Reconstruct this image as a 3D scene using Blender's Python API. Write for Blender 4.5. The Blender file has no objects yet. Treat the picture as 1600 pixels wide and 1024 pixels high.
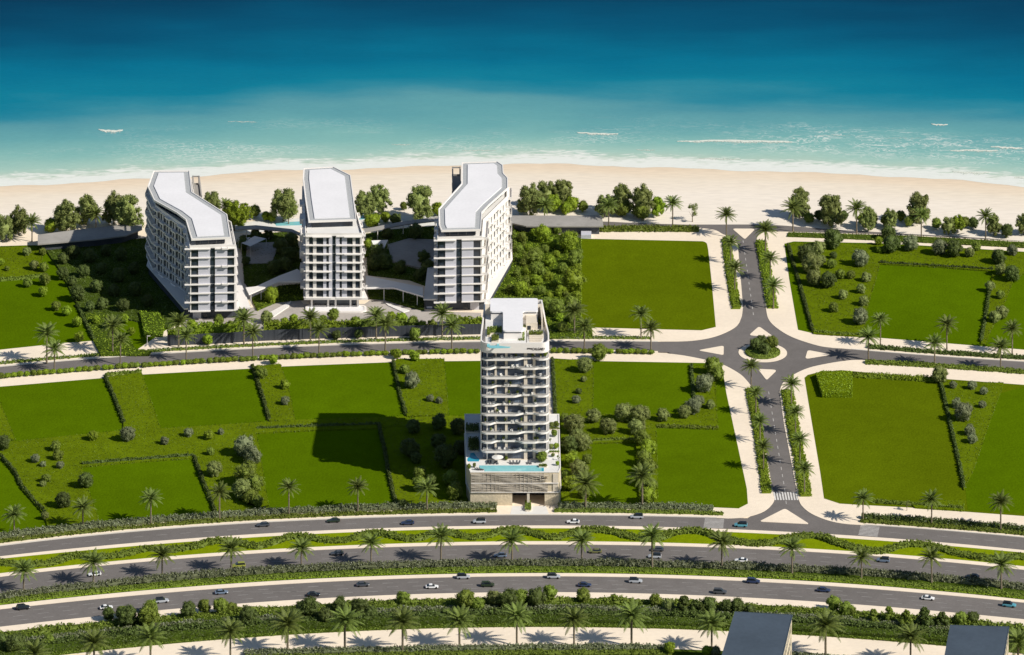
import bpy, math, random
import numpy as np
random.seed(7); rng = np.random.default_rng(7)
S = bpy.context.scene
COL = S.collection
R = math.radians
# ---------------------------------------------------------------- camera model
FPX, HCAM, YH, YC = 8992.0, 867.0, -3000.0, -2000.0
def P(px, py, z=0.0):
    """photo pixel -> world (x, y) on the level plane at height z"""
    d = FPX*(HCAM-z)/(py-YH)
    return ((px-800.0)*d/FPX, d+YC)
def P3(px, py, z=0.0):
    x, y = P(px, py, z); return (x, y, z)
def sc(py):                       # pixels per metre at ground row py
    return (py-YH)/HCAM
def PL(pts, z=0.0): return [P(a, b, z) for a, b in pts]
# ---------------------------------------------------------------- objects
def put(o, parent=None):
    COL.objects.link(o)
    if parent is not None: o.parent = parent
    return o
def tag(o, label=None, cat=None, group=None, kind=None):
    if label: o['label'] = label
    if cat: o['category'] = cat
    if group: o['group'] = group
    if kind: o['kind'] = kind
    return o
def empty(name, loc, label, cat, group=None, rz=0.0):
    o = bpy.data.objects.new(name, None); o.empty_display_size = 0.5
    o.location = loc; o.rotation_euler = (0, 0, rz)
    put(o); return tag(o, label, cat, group)
class MB:
    def __init__(s): s.v = []; s.f = []; s.m = []
    def add(s, vs, fs, mi=0):
        b = len(s.v); s.v += [tuple(map(float, v)) for v in vs]
        s.f += [tuple(i+b for i in f) for f in fs]; s.m += [mi]*len(fs)
    def prism(s, poly, z0, z1, mi=0, mt=None, bottom=True):
        if area(poly) < 0: poly = poly[::-1]
        n = len(poly)
        vs = [(x, y, z0) for x, y in poly]+[(x, y, z1) for x, y in poly]
        s.add(vs, [(i, (i+1) % n, (i+1) % n+n, i+n) for i in range(n)]+([tuple(range(n-1, -1, -1))] if bottom else []), mi)
        s.add([(x, y, z1) for x, y in poly], [tuple(range(n))], mi if mt is None else mt)
    def box(s, x0, x1, y0, y1, z0, z1, mi=0):
        s.prism([(x0, y0), (x1, y0), (x1, y1), (x0, y1)], z0, z1, mi)
    def obox(s, o, t, n, u0, u1, n0, n1, z0, z1, mi=0):
        q = [(o[0]+t[0]*u+n[0]*w, o[1]+t[1]*u+n[1]*w) for u, w in ((u0, n0), (u1, n0), (u1, n1), (u0, n1))]
        s.prism(q, z0, z1, mi)
    def tube(s, pts, rads, n=7, mi=0):
        b = len(s.v); k = len(pts)
        for i, (p, r) in enumerate(zip(pts, rads)):
            a = np.array(pts[max(i-1, 0)], float); c = np.array(pts[min(i+1, k-1)], float)
            d = c-a; d /= (np.linalg.norm(d)+1e-9)
            u = np.cross(d, (0.31, 0.95, 0.05)); u /= np.linalg.norm(u); w = np.cross(d, u)
            for j in range(n):
                t = 2*math.pi*j/n; q = np.array(p, float)+r*(math.cos(t)*u+math.sin(t)*w)
                s.v.append(tuple(map(float, q)))
        fs = [(b+i*n+j, b+i*n+(j+1) % n, b+(i+1)*n+(j+1) % n, b+(i+1)*n+j) for i in range(k-1) for j in range(n)]
        fs += [tuple(b+j for j in range(n-1, -1, -1)), tuple(b+(k-1)*n+j for j in range(n))]
        s.f += fs; s.m += [mi]*len(fs)
    def mesh(s, name, mats, smooth=False):
        me = bpy.data.meshes.new(name); me.from_pydata(s.v, [], s.f)
        for m in (mats if isinstance(mats, (list, tuple)) else [mats]): me.materials.append(m)
        me.polygons.foreach_set('material_index', s.m)
        if smooth: me.polygons.foreach_set('use_smooth', [True]*len(s.f))
        me.update(); return me
    def build(s, name, mats, parent=None, smooth=False):
        return put(bpy.data.objects.new(name, s.mesh(name, mats, smooth)), parent)
def area(p):
    return 0.5*sum(p[i][0]*p[(i+1) % len(p)][1]-p[(i+1) % len(p)][0]*p[i][1] for i in range(len(p)))
def inset(poly, d):
    if area(poly) < 0: poly = poly[::-1]
    n = len(poly); out = []
    for i in range(n):
        p0, p1, p2 = (np.array(poly[(i+k-1) % n], float) for k in range(3))
        a = p1-p0; a /= np.linalg.norm(a); b = p2-p1; b /= np.linalg.norm(b)
        na = np.array((-a[1], a[0])); nb = np.array((-b[1], b[0]))
        m = na+nb; q = p1+m*d/max(0.35, 1+na.dot(nb)); out.append((q[0], q[1]))
    return out
def rounded(poly, r, k=5):
    if area(poly) < 0: poly = poly[::-1]
    n = len(poly); out = []
    for i in range(n):
        p0, p1, p2 = (np.array(poly[(i+j-1) % n], float) for j in range(3))
        la, lb = np.linalg.norm(p0-p1), np.linalg.norm(p2-p1); rr = min(r, la*.45, lb*.45)
        a = p1+(p0-p1)/la*rr; b = p1+(p2-p1)/lb*rr
        for t in np.linspace(0, 1, k): q = (1-t)**2*a+2*t*(1-t)*p1+t*t*b; out.append((q[0], q[1]))
    return out
def smooth_line(pts, step=4.0):
    """Catmull-Rom resampled polyline"""
    p = np.array(pts, float); out = []
    p = np.vstack([2*p[0]-p[1], p, 2*p[-1]-p[-2]])
    for i in range(1, len(p)-2):
        n = max(1, int(np.linalg.norm(p[i+1]-p[i])/step))
        for k in range(n):
            t = k/n
            out.append(.5*((2*p[i])+(-p[i-1]+p[i+1])*t+(2*p[i-1]-5*p[i]+4*p[i+1]-p[i+2])*t*t+(-p[i-1]+3*p[i]-3*p[i+1]+p[i+2])*t**3))
    out.append(p[-2]); return np.array(out)
# ---------------------------------------------------------------- materials
def srgb(r, g, b):
    f = lambda c: (c/255/12.92 if c/255 < .04045 else ((c/255+.055)/1.055)**2.4)
    return (f(r), f(g), f(b), 1)
def mat(name, col, rough=.7, spec=.3, noise=None, bump=None, metal=0.0, hue=0.0):
    """noise = (scale, amount[, scale2, amount2]) multiplies the colour; bump = (scale, strength)"""
    m = bpy.data.materials.new(name); m.use_nodes = True; nt = m.node_tree; N = nt.nodes; L = nt.links
    b = N['Principled BSDF']; b.inputs['Roughness'].default_value = rough
    b.inputs['Specular IOR Level'].default_value = spec; b.inputs['Metallic'].default_value = metal
    b.inputs['Base Color'].default_value = col
    g = N.new('ShaderNodeNewGeometry')
    if noise:
        cur = None
        for k in range(0, len(noise), 2):
            t = N.new('ShaderNodeTexNoise'); t.inputs['Scale'].default_value = noise[k]; t.inputs['Detail'].default_value = 4
            L.new(g.outputs['Position'], t.inputs['Vector'])
            r = N.new('ShaderNodeMapRange'); r.inputs[1].default_value = .3; r.inputs[2].default_value = .7
            r.inputs[3].default_value = 1-noise[k+1]; r.inputs[4].default_value = 1+noise[k+1]
            L.new(t.outputs['Fac'], r.inputs[0])
            if cur is None: cur = r.outputs[0]
            else:
                q = N.new('ShaderNodeMath'); q.operation = 'MULTIPLY'; L.new(cur, q.inputs[0]); L.new(r.outputs[0], q.inputs[1]); cur = q.outputs[0]
        h = N.new('ShaderNodeHueSaturation'); h.inputs['Color'].default_value = col; L.new(cur, h.inputs['Value'])
        L.new(h.outputs[0], b.inputs['Base Color'])
    if bump:
        t = N.new('ShaderNodeTexNoise'); t.inputs['Scale'].default_value = bump[0]; t.inputs['Detail'].default_value = 3
        L.new(g.outputs['Position'], t.inputs['Vector'])
        u = N.new('ShaderNodeBump'); u.inputs['Strength'].default_value = bump[1]; u.inputs['Distance'].default_value = .3
        L.new(t.outputs['Fac'], u.inputs['Height']); L.new(u.outputs[0], b.inputs['Normal'])
    return m
def leafmat(name, col, var=.35):
    m = bpy.data.materials.new(name); m.use_nodes = True; nt = m.node_tree; N = nt.nodes; L = nt.links
    b = N['Principled BSDF']; b.inputs['Roughness'].default_value = .6; b.inputs['Specular IOR Level'].default_value = .25
    g = N.new('ShaderNodeNewGeometry'); oi = N.new('ShaderNodeObjectInfo')
    h = N.new('ShaderNodeHueSaturation'); h.inputs['Color'].default_value = col
    r = N.new('ShaderNodeMapRange'); r.inputs[3].default_value = 1-var; r.inputs[4].default_value = 1+var
    L.new(g.outputs['Random Per Island'], r.inputs[0])
    r2 = N.new('ShaderNodeMapRange'); r2.inputs[3].default_value = .8; r2.inputs[4].default_value = 1.2
    L.new(oi.outputs['Random'], r2.inputs[0])
    q = N.new('ShaderNodeMath'); q.operation = 'MULTIPLY'; L.new(r.outputs[0], q.inputs[0]); L.new(r2.outputs[0], q.inputs[1])
    L.new(q.outputs[0], h.inputs['Value'])
    r3 = N.new('ShaderNodeMapRange'); r3.inputs[3].default_value = .491; r3.inputs[4].default_value = .509
    L.new(oi.outputs['Random'], r3.inputs[0]); L.new(r3.outputs[0], h.inputs['Hue'])
    L.new(h.outputs[0], b.inputs['Base Color'])
    tr = N.new('ShaderNodeBsdfTranslucent'); L.new(h.outputs[0], tr.inputs['Color'])
    mx = N.new('ShaderNodeMixShader'); mx.inputs[0].default_value = .22
    L.new(b.outputs[0], mx.inputs[1]); L.new(tr.outputs[0], mx.inputs[2])
    L.new(mx.outputs[0], N['Material Output'].inputs['Surface'])
    return m
M = {}
M['sand'] = mat('beach_sand', (.82, .69, .53, 1), .9, .1, (.012, .05, .25, .04))
M['pave'] = mat('pale_paving', (.87, .745, .585, 1), .9, .05, (.05, .05, .6, .035))
M['forecourt'] = mat('forecourt_paving', (.44, .40, .36, 1), .8, .2, (.15, .08, .8, .05))
M['white_pave'] = mat('white_paving', (.74, .72, .68, 1), .7, .2, (.2, .05))
M['asphalt'] = mat('asphalt', (.172, .156, .145, 1), .9, .12, (.02, .10, .25, .06, 1.2, .06))
M['paint'] = mat('road_paint', (.68, .66, .62, 1), .7, .2, (.6, .12))
M['faded'] = mat('faded_road_paint', (.27, .255, .24, 1), .8, .1, (.4, .2))
M['worn'] = mat('worn_crossing_paint', (.46, .44, .41, 1), .8, .15, (.5, .15))
M['kerb'] = mat('kerb_stone', (.66, .61, .53, 1), .8, .2, (.4, .06))
M['lawn'] = mat('lawn_grass', (.079, .136, .0014, 1), 1.0, .0, (.018, .10, .12, .06, 1.6, .14), (1.3, .4))
M['lawn2'] = mat('lawn_grass_olive', (.098, .136, .0024, 1), 1.0, .0, (.018, .09, .12, .06, 1.6, .16), (1.3, .4))
M['lawn4'] = mat('lawn_grass_bright', (.086, .140, .0018, 1), 1.0, .0, (.018, .10, .12, .06, 1.6, .14), (1.3, .4))
M['lawn3'] = mat('median_grass', (.19, .25, .004, 1), 1.0, .0, (.05, .12, .5, .12), (1.3, .5))
M['soil'] = mat('planting_bed', (.055, .085, .010, 1), 1.0, .0, (.2, .3, 1.2, .3), (1.0, .6))
M['meadow'] = leafmat('rough_grass_blades', (.118, .165, .006, 1), .22)
M['meadowbase'] = mat('rough_grass', (.112, .158, .004, 1), 1.0, .0, (.06, .12, .5, .14), (1.1, .5))
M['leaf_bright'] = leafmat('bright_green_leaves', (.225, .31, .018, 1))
M['leaf_mid'] = leafmat('mid_green_leaves', (.170, .222, .028, 1))
M['leaf_olive'] = leafmat('olive_leaves', (.205, .24, .066, 1))
M['leaf_grey'] = leafmat('grey_green_leaves', (.19, .215, .105, 1))
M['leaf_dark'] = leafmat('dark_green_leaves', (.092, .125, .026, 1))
M['palm'] = leafmat('palm_fronds', (.15, .195, .038, 1), .35)
M['bark'] = mat('bark', (.20, .165, .115, 1), .95, .1, (3, .3))
M['flowers'] = leafmat('pale_flowers', (.36, .38, .28, 1), .3)
M['offwhite'] = mat('off_white_render', (.70, .67, .63, 1), .6, .3, (.10, .05, .5, .04))
M['white'] = mat('white_render', (.82, .78, .73, 1), .6, .3, (.12, .03))
M['roofwhite'] = mat('white_roof_membrane', (.80, .785, .785, 1), .7, .2, (.1, .03, .9, .03))
M['gravel'] = mat('grey_roof_gravel', (.42, .43, .43, 1), .9, .1, (1.5, .15))
M['panel'] = mat('grey_white_panel', (.56, .56, .61, 1), .6, .3, (.1, .03))
M['cream'] = mat('cream_stone', (.70, .62, .50, 1), .75, .2, (.3, .06))
M['beige'] = mat('beige_stone_wall', (.62, .53, .38, 1), .85, .15, (.25, .08, 1.2, .14), (2.0, .3))
M['screen_dark'] = mat('screen_backing', (.20, .175, .14, 1), .7, .2, (.10, .4))
M['screen_slat'] = mat('screen_slats', (.56, .50, .41, 1), .6, .3, (.3, .1))
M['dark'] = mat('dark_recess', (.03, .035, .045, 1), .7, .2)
M['charcoal'] = mat('charcoal_cladding', (.065, .072, .085, 1), .7, .25, (.3, .15))
M['slate'] = mat('dark_roof', (.066, .088, .115, 1), .85, .12, (.06, .12, .8, .06))
M['concrete_and_shade'] = mat('grey_concrete_and_shade', (.34, .32, .29, 1), .85, .15, (.12, .12, .9, .06))  # also greys the roof walkways, whose shade is put into the colour
M['glass'] = mat('window_glass', (.025, .035, .05, 1), .12, .5, (.35, .5))
M['glassblue'] = mat('blue_tinted_glass', (.12, .16, .225, 1), .12, .5, (.30, .45))
M['frame'] = mat('window_frame', (.12, .12, .125, 1), .5, .3)
M['pool'] = mat('pool_water', (.22, .55, .58, 1), .08, .5, (.5, .06), (.9, .05))
M['poolblue'] = mat('deep_pool_water', (.03, .32, .45, 1), .08, .5, (.5, .06), (.9, .05))
M['foam'] = mat('sea_foam', (.72, .78, .74, 1), .9, .1, (.35, .12, 1.1, .1))
M['tyre'] = mat('tyre_rubber', (.02, .02, .02, 1), .9, .1)
M['carglass'] = mat('car_glass', (.012, .016, .022, 1), .08, .6)
M['lamp'] = mat('car_lamp', (.7, .7, .66, 1), .2, .5)
M['redlamp'] = mat('rear_lamp', (.3, .02, .015, 1), .3, .5)
M['sign'] = mat('sign_letters', (.07, .06, .055, 1), .5, .3)
M['fabric'] = mat('white_canvas', (.72, .70, .66, 1), .8, .1)
CARCOL = {'white': (.82, .82, .80, 1), 'silver': (.42, .44, .46, 1), 'dark grey': (.07, .075, .085, 1), 'black': (.015, .018, .022, 1),
          'dark green': (.025, .04, .02, 1), 'navy': (.03, .045, .10, 1), 'teal': (.10, .33, .40, 1), 'yellow-green': (.28, .30, .05, 1),
          'olive': (.16, .16, .06, 1), 'blue-grey': (.16, .21, .28, 1)}
for k, c in CARCOL.items(): M['car_'+k] = mat('car_paint_'+k.replace(' ', '_').replace('-', '_'), c, .25, .5)
def sea_material():
    m = bpy.data.materials.new('sea_water'); m.use_nodes = True; nt = m.node_tree; N = nt.nodes; L = nt.links
    b = N['Principled BSDF']; b.inputs['Roughness'].default_value = .5; b.inputs['Specular IOR Level'].default_value = .02
    g = N.new('ShaderNodeNewGeometry')
    at = N.new('ShaderNodeAttribute'); at.attribute_name = 'offshore'
    mp = N.new('ShaderNodeMapping'); mp.inputs['Scale'].default_value = (.35, 1, 1); L.new(g.outputs['Position'], mp.inputs['Vector'])
    def noise(scale, detail=4, vec=mp.outputs[0], dist=0):
        t = N.new('ShaderNodeTexNoise'); t.inputs['Scale'].default_value = scale; t.inputs['Detail'].default_value = detail
        t.inputs['Distortion'].default_value = dist; L.new(vec, t.inputs['Vector']); return t.outputs['Fac']
    def math_(op, a, c):
        q = N.new('ShaderNodeMath'); q.operation = op
        for i, x in enumerate((a, c)):
            if isinstance(x, (int, float)): q.inputs[i].default_value = x
            else: L.new(x, q.inputs[i])
        return q.outputs[0]
    def rng_(x, a, c, d, e):
        q = N.new('ShaderNodeMapRange'); L.new(x, q.inputs[0])
        for i, y in enumerate((a, c, d, e)): q.inputs[i+1].default_value = y
        return q.outputs[0]
    # seabed depth wanders with broad sandbars
    wob = math_('ADD', rng_(noise(.018, 3), .3, .7, -1, 1), rng_(noise(.05, 4), .3, .7, -.5, .5))
    amp = rng_(at.outputs['Fac'], 0, 90, .5, 13)
    dist = math_('ADD', at.outputs['Fac'], math_('MULTIPLY', wob, amp))
    cr = N.new('ShaderNodeValToRGB'); L.new(rng_(dist, 0, 240, 0, 1), cr.inputs[0])
    stops = [(0, (.62, .60, .47)), (.03, (.50, .58, .47)), (.075, (.35, .53, .455)), (.13, (.215, .44, .405)), (.22, (.125, .345, .36)), (.30, (.085, .285, .33)),
             (.36, (.028, .225, .30)), (.43, (.004, .185, .275)), (.55, (.0008, .148, .245)), (.74, (.0004, .080, .158)), (.9, (.0004, .052, .112)), (1, (.0004, .038, .088))]
    while len(cr.color_ramp.elements) < len(stops): cr.color_ramp.elements.new(.5)
    for e, (p, c) in zip(cr.color_ramp.elements, stops): e.position = p; e.color = c+(1,)
    # foam: lacy wash along the sand and thin streaks further out
    n1 = noise(.55, 6, dist=.6); n2 = noise(.16, 5, dist=.8); n3 = noise(.03, 3)
    edge = rng_(at.outputs['Fac'], 0, 22, .44, -.12)
    f1 = rng_(math_('ADD', math_('ADD', math_('MULTIPLY', n1, .6), math_('MULTIPLY', n2, .5)), edge), .62, .80, 0, 1)
    n4 = noise(.42, 6, dist=1.4)
    ridge = math_('ABSOLUTE', math_('SUBTRACT', n4, .5), 0)
    lace = rng_(ridge, .0, .05, 1, 0)
    zone = math_('MULTIPLY', rng_(n3, .50, .66, 0, .6), math_('MULTIPLY', rng_(at.outputs['Fac'], 6, 18, 0, 1), rng_(at.outputs['Fac'], 35, 62, 1, 0)))
    sx = N.new('ShaderNodeSeparateXYZ'); L.new(g.outputs['Position'], sx.inputs[0])
    zr = math_('MULTIPLY', math_('MULTIPLY', rng_(sx.outputs[0], 75, 125, 0, .85), rng_(n2, .42, .58, .15, 1)), math_('MULTIPLY', rng_(at.outputs['Fac'], 16, 26, 0, 1), rng_(at.outputs['Fac'], 46, 60, 1, 0)))
    f1 = math_('MULTIPLY', f1, rng_(at.outputs['Fac'], 18, 32, 1, 0))
    fm = math_('MAXIMUM', f1, math_('MULTIPLY', lace, math_('MAXIMUM', zone, zr)))
    mx = N.new('ShaderNodeMixRGB'); L.new(fm, mx.inputs[0]); L.new(cr.outputs[0], mx.inputs[1]); mx.inputs[2].default_value = (.74, .76, .70, 1)
    rip = rng_(noise(.9, 5), .3, .7, .965, 1.035)
    h = N.new('ShaderNodeHueSaturation'); L.new(mx.outputs[0], h.inputs['Color']); L.new(rip, h.inputs['Value']); L.new(h.outputs[0], b.inputs['Base Color'])
    bp = N.new('ShaderNodeBump'); bp.inputs['Strength'].default_value = .10; bp.inputs['Distance'].default_value = .5
    L.new(math_('ADD', noise(.35, 5), math_('MULTIPLY', n2, 1.5)), bp.inputs['Height']); L.new(bp.outputs[0], b.inputs['Normal'])
    return m
M['sea'] = sea_material()
def crest_material():
    m = bpy.data.materials.new('breaking_foam'); m.use_nodes = True; nt = m.node_tree; N = nt.nodes; L = nt.links; b = N['Principled BSDF']
    b.inputs['Base Color'].default_value = (.70, .73, .64, 1); b.inputs['Roughness'].default_value = .9; b.inputs['Specular IOR Level'].default_value = .05
    g = N.new('ShaderNodeNewGeometry'); at = N.new('ShaderNodeAttribute'); at.attribute_name = 'fade'; t = N.new('ShaderNodeTexNoise'); t.inputs['Scale'].default_value = 1.1; t.inputs['Detail'].default_value = 6
    L.new(g.outputs['Position'], t.inputs['Vector']); q = N.new('ShaderNodeMath'); q.operation = 'ADD'; L.new(at.outputs['Fac'], q.inputs[0]); L.new(t.outputs['Fac'], q.inputs[1])
    r = N.new('ShaderNodeMapRange'); r.inputs[1].default_value = .72; r.inputs[2].default_value = 1.12; L.new(q.outputs[0], r.inputs[0]); L.new(r.outputs[0], b.inputs['Alpha']); return m
M['crest'] = crest_material()
# ---------------------------------------------------------------- scattering of leaf-sized faces
def leaf_arrays(C, Nn, size, asp=.55):
    n = len(C); Nn = Nn/(np.linalg.norm(Nn, axis=1, keepdims=True)+1e-9)
    r = rng.normal(size=(n, 3)); t = np.cross(Nn, r); t /= (np.linalg.norm(t, axis=1, keepdims=True)+1e-9)
    b = np.cross(Nn, t); sz = (size*rng.uniform(.65, 1.35, n))[:, None] if np.isscalar(size) else size[:, None]
    V = np.stack([C-t*sz, C-b*sz*asp, C+t*sz, C+b*sz*asp], 1).reshape(-1, 3)
    F = np.arange(4*n).reshape(-1, 4); return V, F
def add_leaves(mb, C, Nn, size, asp=.55, mi=0):
    V, F = leaf_arrays(C, Nn, size, asp); b = len(mb.v)
    mb.v += [tuple(v) for v in V.tolist()]; mb.f += [tuple(f) for f in (F+b).tolist()]; mb.m += [mi]*len(F)
def sphere_dirs(n):
    d = rng.normal(size=(n, 3)); return d/np.linalg.norm(d, axis=1, keepdims=True)
def blob(mb, c, r, n=8, k=6, mi=0, jit=.12):
    """small lumpy closed ball used as the dense inside of a leaf clump"""
    vs = [(c[0], c[1], c[2]-r[2])]
    for i in range(1, k):
        a = -math.pi/2+math.pi*i/k
        for j in range(n):
            t = 2*math.pi*(j+.5*(i % 2))/n; q = 1+rng.uniform(-jit, jit)
            vs.append((c[0]+r[0]*q*math.cos(a)*math.cos(t), c[1]+r[1]*q*math.cos(a)*math.sin(t), c[2]+r[2]*q*math.sin(a)))
    vs.append((c[0], c[1], c[2]+r[2])); fs = []
    for j in range(n):
        fs.append((0, 1+(j+1) % n, 1+j))
        for i in range(k-2): fs.append((1+i*n+j, 1+i*n+(j+1) % n, 1+(i+1)*n+(j+1) % n, 1+(i+1)*n+j))
        fs.append((1+(k-2)*n+j, 1+(k-2)*n+(j+1) % n, len(vs)-1))
    mb.add(vs, fs, mi)
def crown_mesh(kind, name):
    """unit crown: footprint diameter 1, top at z = 1"""
    mb = MB()
    if kind == 'broad':
        n = 62
        for i in range(n):
            h = (i+rng.random())/n; z = .13+.76*h; a = rng.uniform(0, 2*math.pi)
            env = .41*math.sqrt(max(0.03, 1-((h-.40)/.68)**2))*(1+.16*math.sin(a*2+h*5)); rad = env*math.sqrt(rng.uniform(.3, 1)); cr = rng.uniform(.07, .135)
            c = np.array((rad*math.cos(a), rad*math.sin(a), z)); blob(mb, c, (cr*.7, cr*.7, cr*.62)); k = 74
            d = sphere_dirs(k); d[:, 2] = np.where(rng.random(k) < .5, np.abs(d[:, 2]), d[:, 2])
            q = c+d*np.array((cr, cr, cr*.9))*rng.uniform(.75, 1.2, (k, 1)); add_leaves(mb, q, d+rng.normal(size=d.shape)*.5, .025)
        blob(mb, (0, 0, .5), (.27, .27, .32), 9, 7)
    elif kind == 'round':
        blob(mb, (0, 0, .48), (.30, .30, .36), 12, 8, jit=.12)
        for i in range(44):
            d0 = sphere_dirs(1)[0]; c = np.array((0, 0, .48))+d0*np.array((.35, .35, .37))*rng.uniform(.78, 1.06); cr = rng.uniform(.07, .15)
            blob(mb, c, (cr*.7, cr*.7, cr*.65), 6, 5); d = sphere_dirs(74); q = c+d*cr*rng.uniform(.75, 1.25, (74, 1))
            q[:, 2] = np.maximum(q[:, 2], .03); add_leaves(mb, q, d+d0*.4+rng.normal(size=d.shape)*.45, .026)
    elif kind == 'cone':
        for i in range(34):
            z = rng.uniform(.08, .94); rad = .42*(1-z)**.75+.05; a = rng.uniform(0, 2*math.pi)
            c = np.array((rad*.75*math.cos(a), rad*.75*math.sin(a), z)); cr = .13*(1.15-z)+.03
            blob(mb, c, (cr*.8,)*3, 6, 5); d = sphere_dirs(55); q = c+d*cr*rng.uniform(.8, 1.15, (55, 1))
            add_leaves(mb, q, d+rng.normal(size=d.shape)*.4, .033)
        mb.tube([(0, 0, .02), (0, 0, .9)], [.2, .03], 8)
    elif kind == 'sparse':
        for i in range(9):
            a = rng.uniform(0, 2*math.pi); h = rng.uniform(.5, .9); rad = rng.uniform(.05, .36)
            c = np.array((rad*math.cos(a), rad*math.sin(a), h)); cr = rng.uniform(.09, .15); d = sphere_dirs(90)
            q = c+d*cr*rng.uniform(.3, 1.15, (90, 1)); add_leaves(mb, q, d+rng.normal(size=d.shape)*.6, .033)
    return mb.mesh(name, M['leaf_mid'])
def trunk_mesh(kind):
    mb = MB(); top = .5 if kind != 'cone' else .2
    mb.tube([(0, 0, -.02), (.006, 0, .12), (.0, .01, .3), (.01, 0, top)], [.035, .027, .022, .012], 7)
    if kind != 'cone':
        for i in range(5):
            a = 2*math.pi*i/5+rng.uniform(-.4, .4); r = rng.uniform(.18, .3)
            mb.tube([(0, 0, rng.uniform(.2, .3)), (r*.5*math.cos(a), r*.5*math.sin(a), .42), (r*math.cos(a), r*math.sin(a), rng.uniform(.55, .68))], [.015, .010, .005], 5)
    return mb.mesh('trunk', M['bark'])
CROWN = {'broad': [crown_mesh('broad', 'broad_crown') for _ in range(5)], 'round': [crown_mesh('round', 'round_crown') for _ in range(4)],
         'cone': [crown_mesh('cone', 'conical_crown') for _ in range(2)], 'sparse': [crown_mesh('sparse', 'sparse_crown') for _ in range(2)]}
TRUNK = {k: [trunk_mesh(k) for _ in range(2)] for k in CROWN}
def palm_crown():
    mb = MB(); nf = 36
    for i in range(nf):
        az = 2.399963*i+rng.uniform(-.2, .2); u = (i+.5)/nf
        e0 = R(82-98*u+rng.uniform(-7, 7)); ln = rng.uniform(.9, 1.08)*(1.0 if u > .2 else .85)
        droop = R(rng.uniform(50, 74)*(1.0-.25*u)); k = 13; p = np.zeros(3); pts = [p.copy()]; dirs = []
        for j in range(k):
            t = j/(k-1); e = e0-droop*t**1.35
            d = np.array((math.cos(e)*math.cos(az), math.cos(e)*math.sin(az), math.sin(e))); p = p+d*ln/k; pts.append(p.copy()); dirs.append(d)
        side = np.array((-math.sin(az), math.cos(az), 0))
        mb.tube([tuple(q) for q in pts[::3]]+[tuple(pts[-1])], [.013, .010, .008, .005, .003, .002][:len(pts[::3])+1], 4)
        for j in range(1, k):
            t = j/(k-1); L_ = .185*(math.sin(math.pi*min(1, t*.82+.16)))**.7; d = dirs[j]; up = np.cross(side, d)
            for sgn in (-1, 1):
                for hf in (0, .5):
                    b0 = pts[j]+d*hf*ln/k; dr = d*.55+side*sgn*.8-np.array((0, 0, .38)); dr /= np.linalg.norm(dr)
                    w = d*.020; q0 = b0-w*.7; q1 = b0+w*.7; tip = b0+dr*L_*rng.uniform(.85, 1.1); mid = b0+dr*L_*.5+np.array((0, 0, .02))
                    mb.add([q0, mid-w*.75, tip, mid+w*.75, q1], [(0, 1, 2, 3, 4)])
    return mb.mesh('palm_crown', M['palm'])
PALMC = [palm_crown() for _ in range(4)]
def palm_trunk():
    mb = MB(); zs = np.linspace(-.01, 1, 15); rr = [.34, .30]+[.235 if i % 2 else .255 for i in range(11)]+[.33, .27]
    mb.tube([(.03*math.sin(3*z), 0, z) for z in zs], rr, 9)
    return mb.mesh('palm_trunk', M['bark'])
PTRUNK = palm_trunk()
def objmat(o, m):
    o.material_slots[0].link = 'OBJECT'; o.material_slots[0].material = m
# ---------------------------------------------------------------- labels
ORD = ['', 'first', 'second', 'third', 'fourth', 'fifth', 'sixth', 'seventh', 'eighth', 'ninth', 'tenth', 'eleventh', 'twelfth', 'thirteenth', 'fourteenth',
       'fifteenth', 'sixteenth', 'seventeenth', 'eighteenth', 'nineteenth', 'twentieth']
def finish_labels(items):
    """items: (object, base label, photo x). Bases met once stand alone; repeats are told apart along the picture."""
    by = {}
    for it in items: by.setdefault(it[1], []).append(it)
    for base, L_ in by.items():
        L_.sort(key=lambda t: t[2]); n = len(L_)
        for i, (o, b, x) in enumerate(L_):
            if n == 1: o['label'] = b
            elif n == 2: o['label'] = b+(', the left one', ', the right one')[i]
            else:
                o['label'] = b+(', leftmost' if i == 0 else ', rightmost' if i == n-1 else ', %s from left' % ORD[i+1] if i+1 <= (n+1)//2 or n > 40 else ', %s from right' % ORD[n-i])
LAB = []
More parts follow.
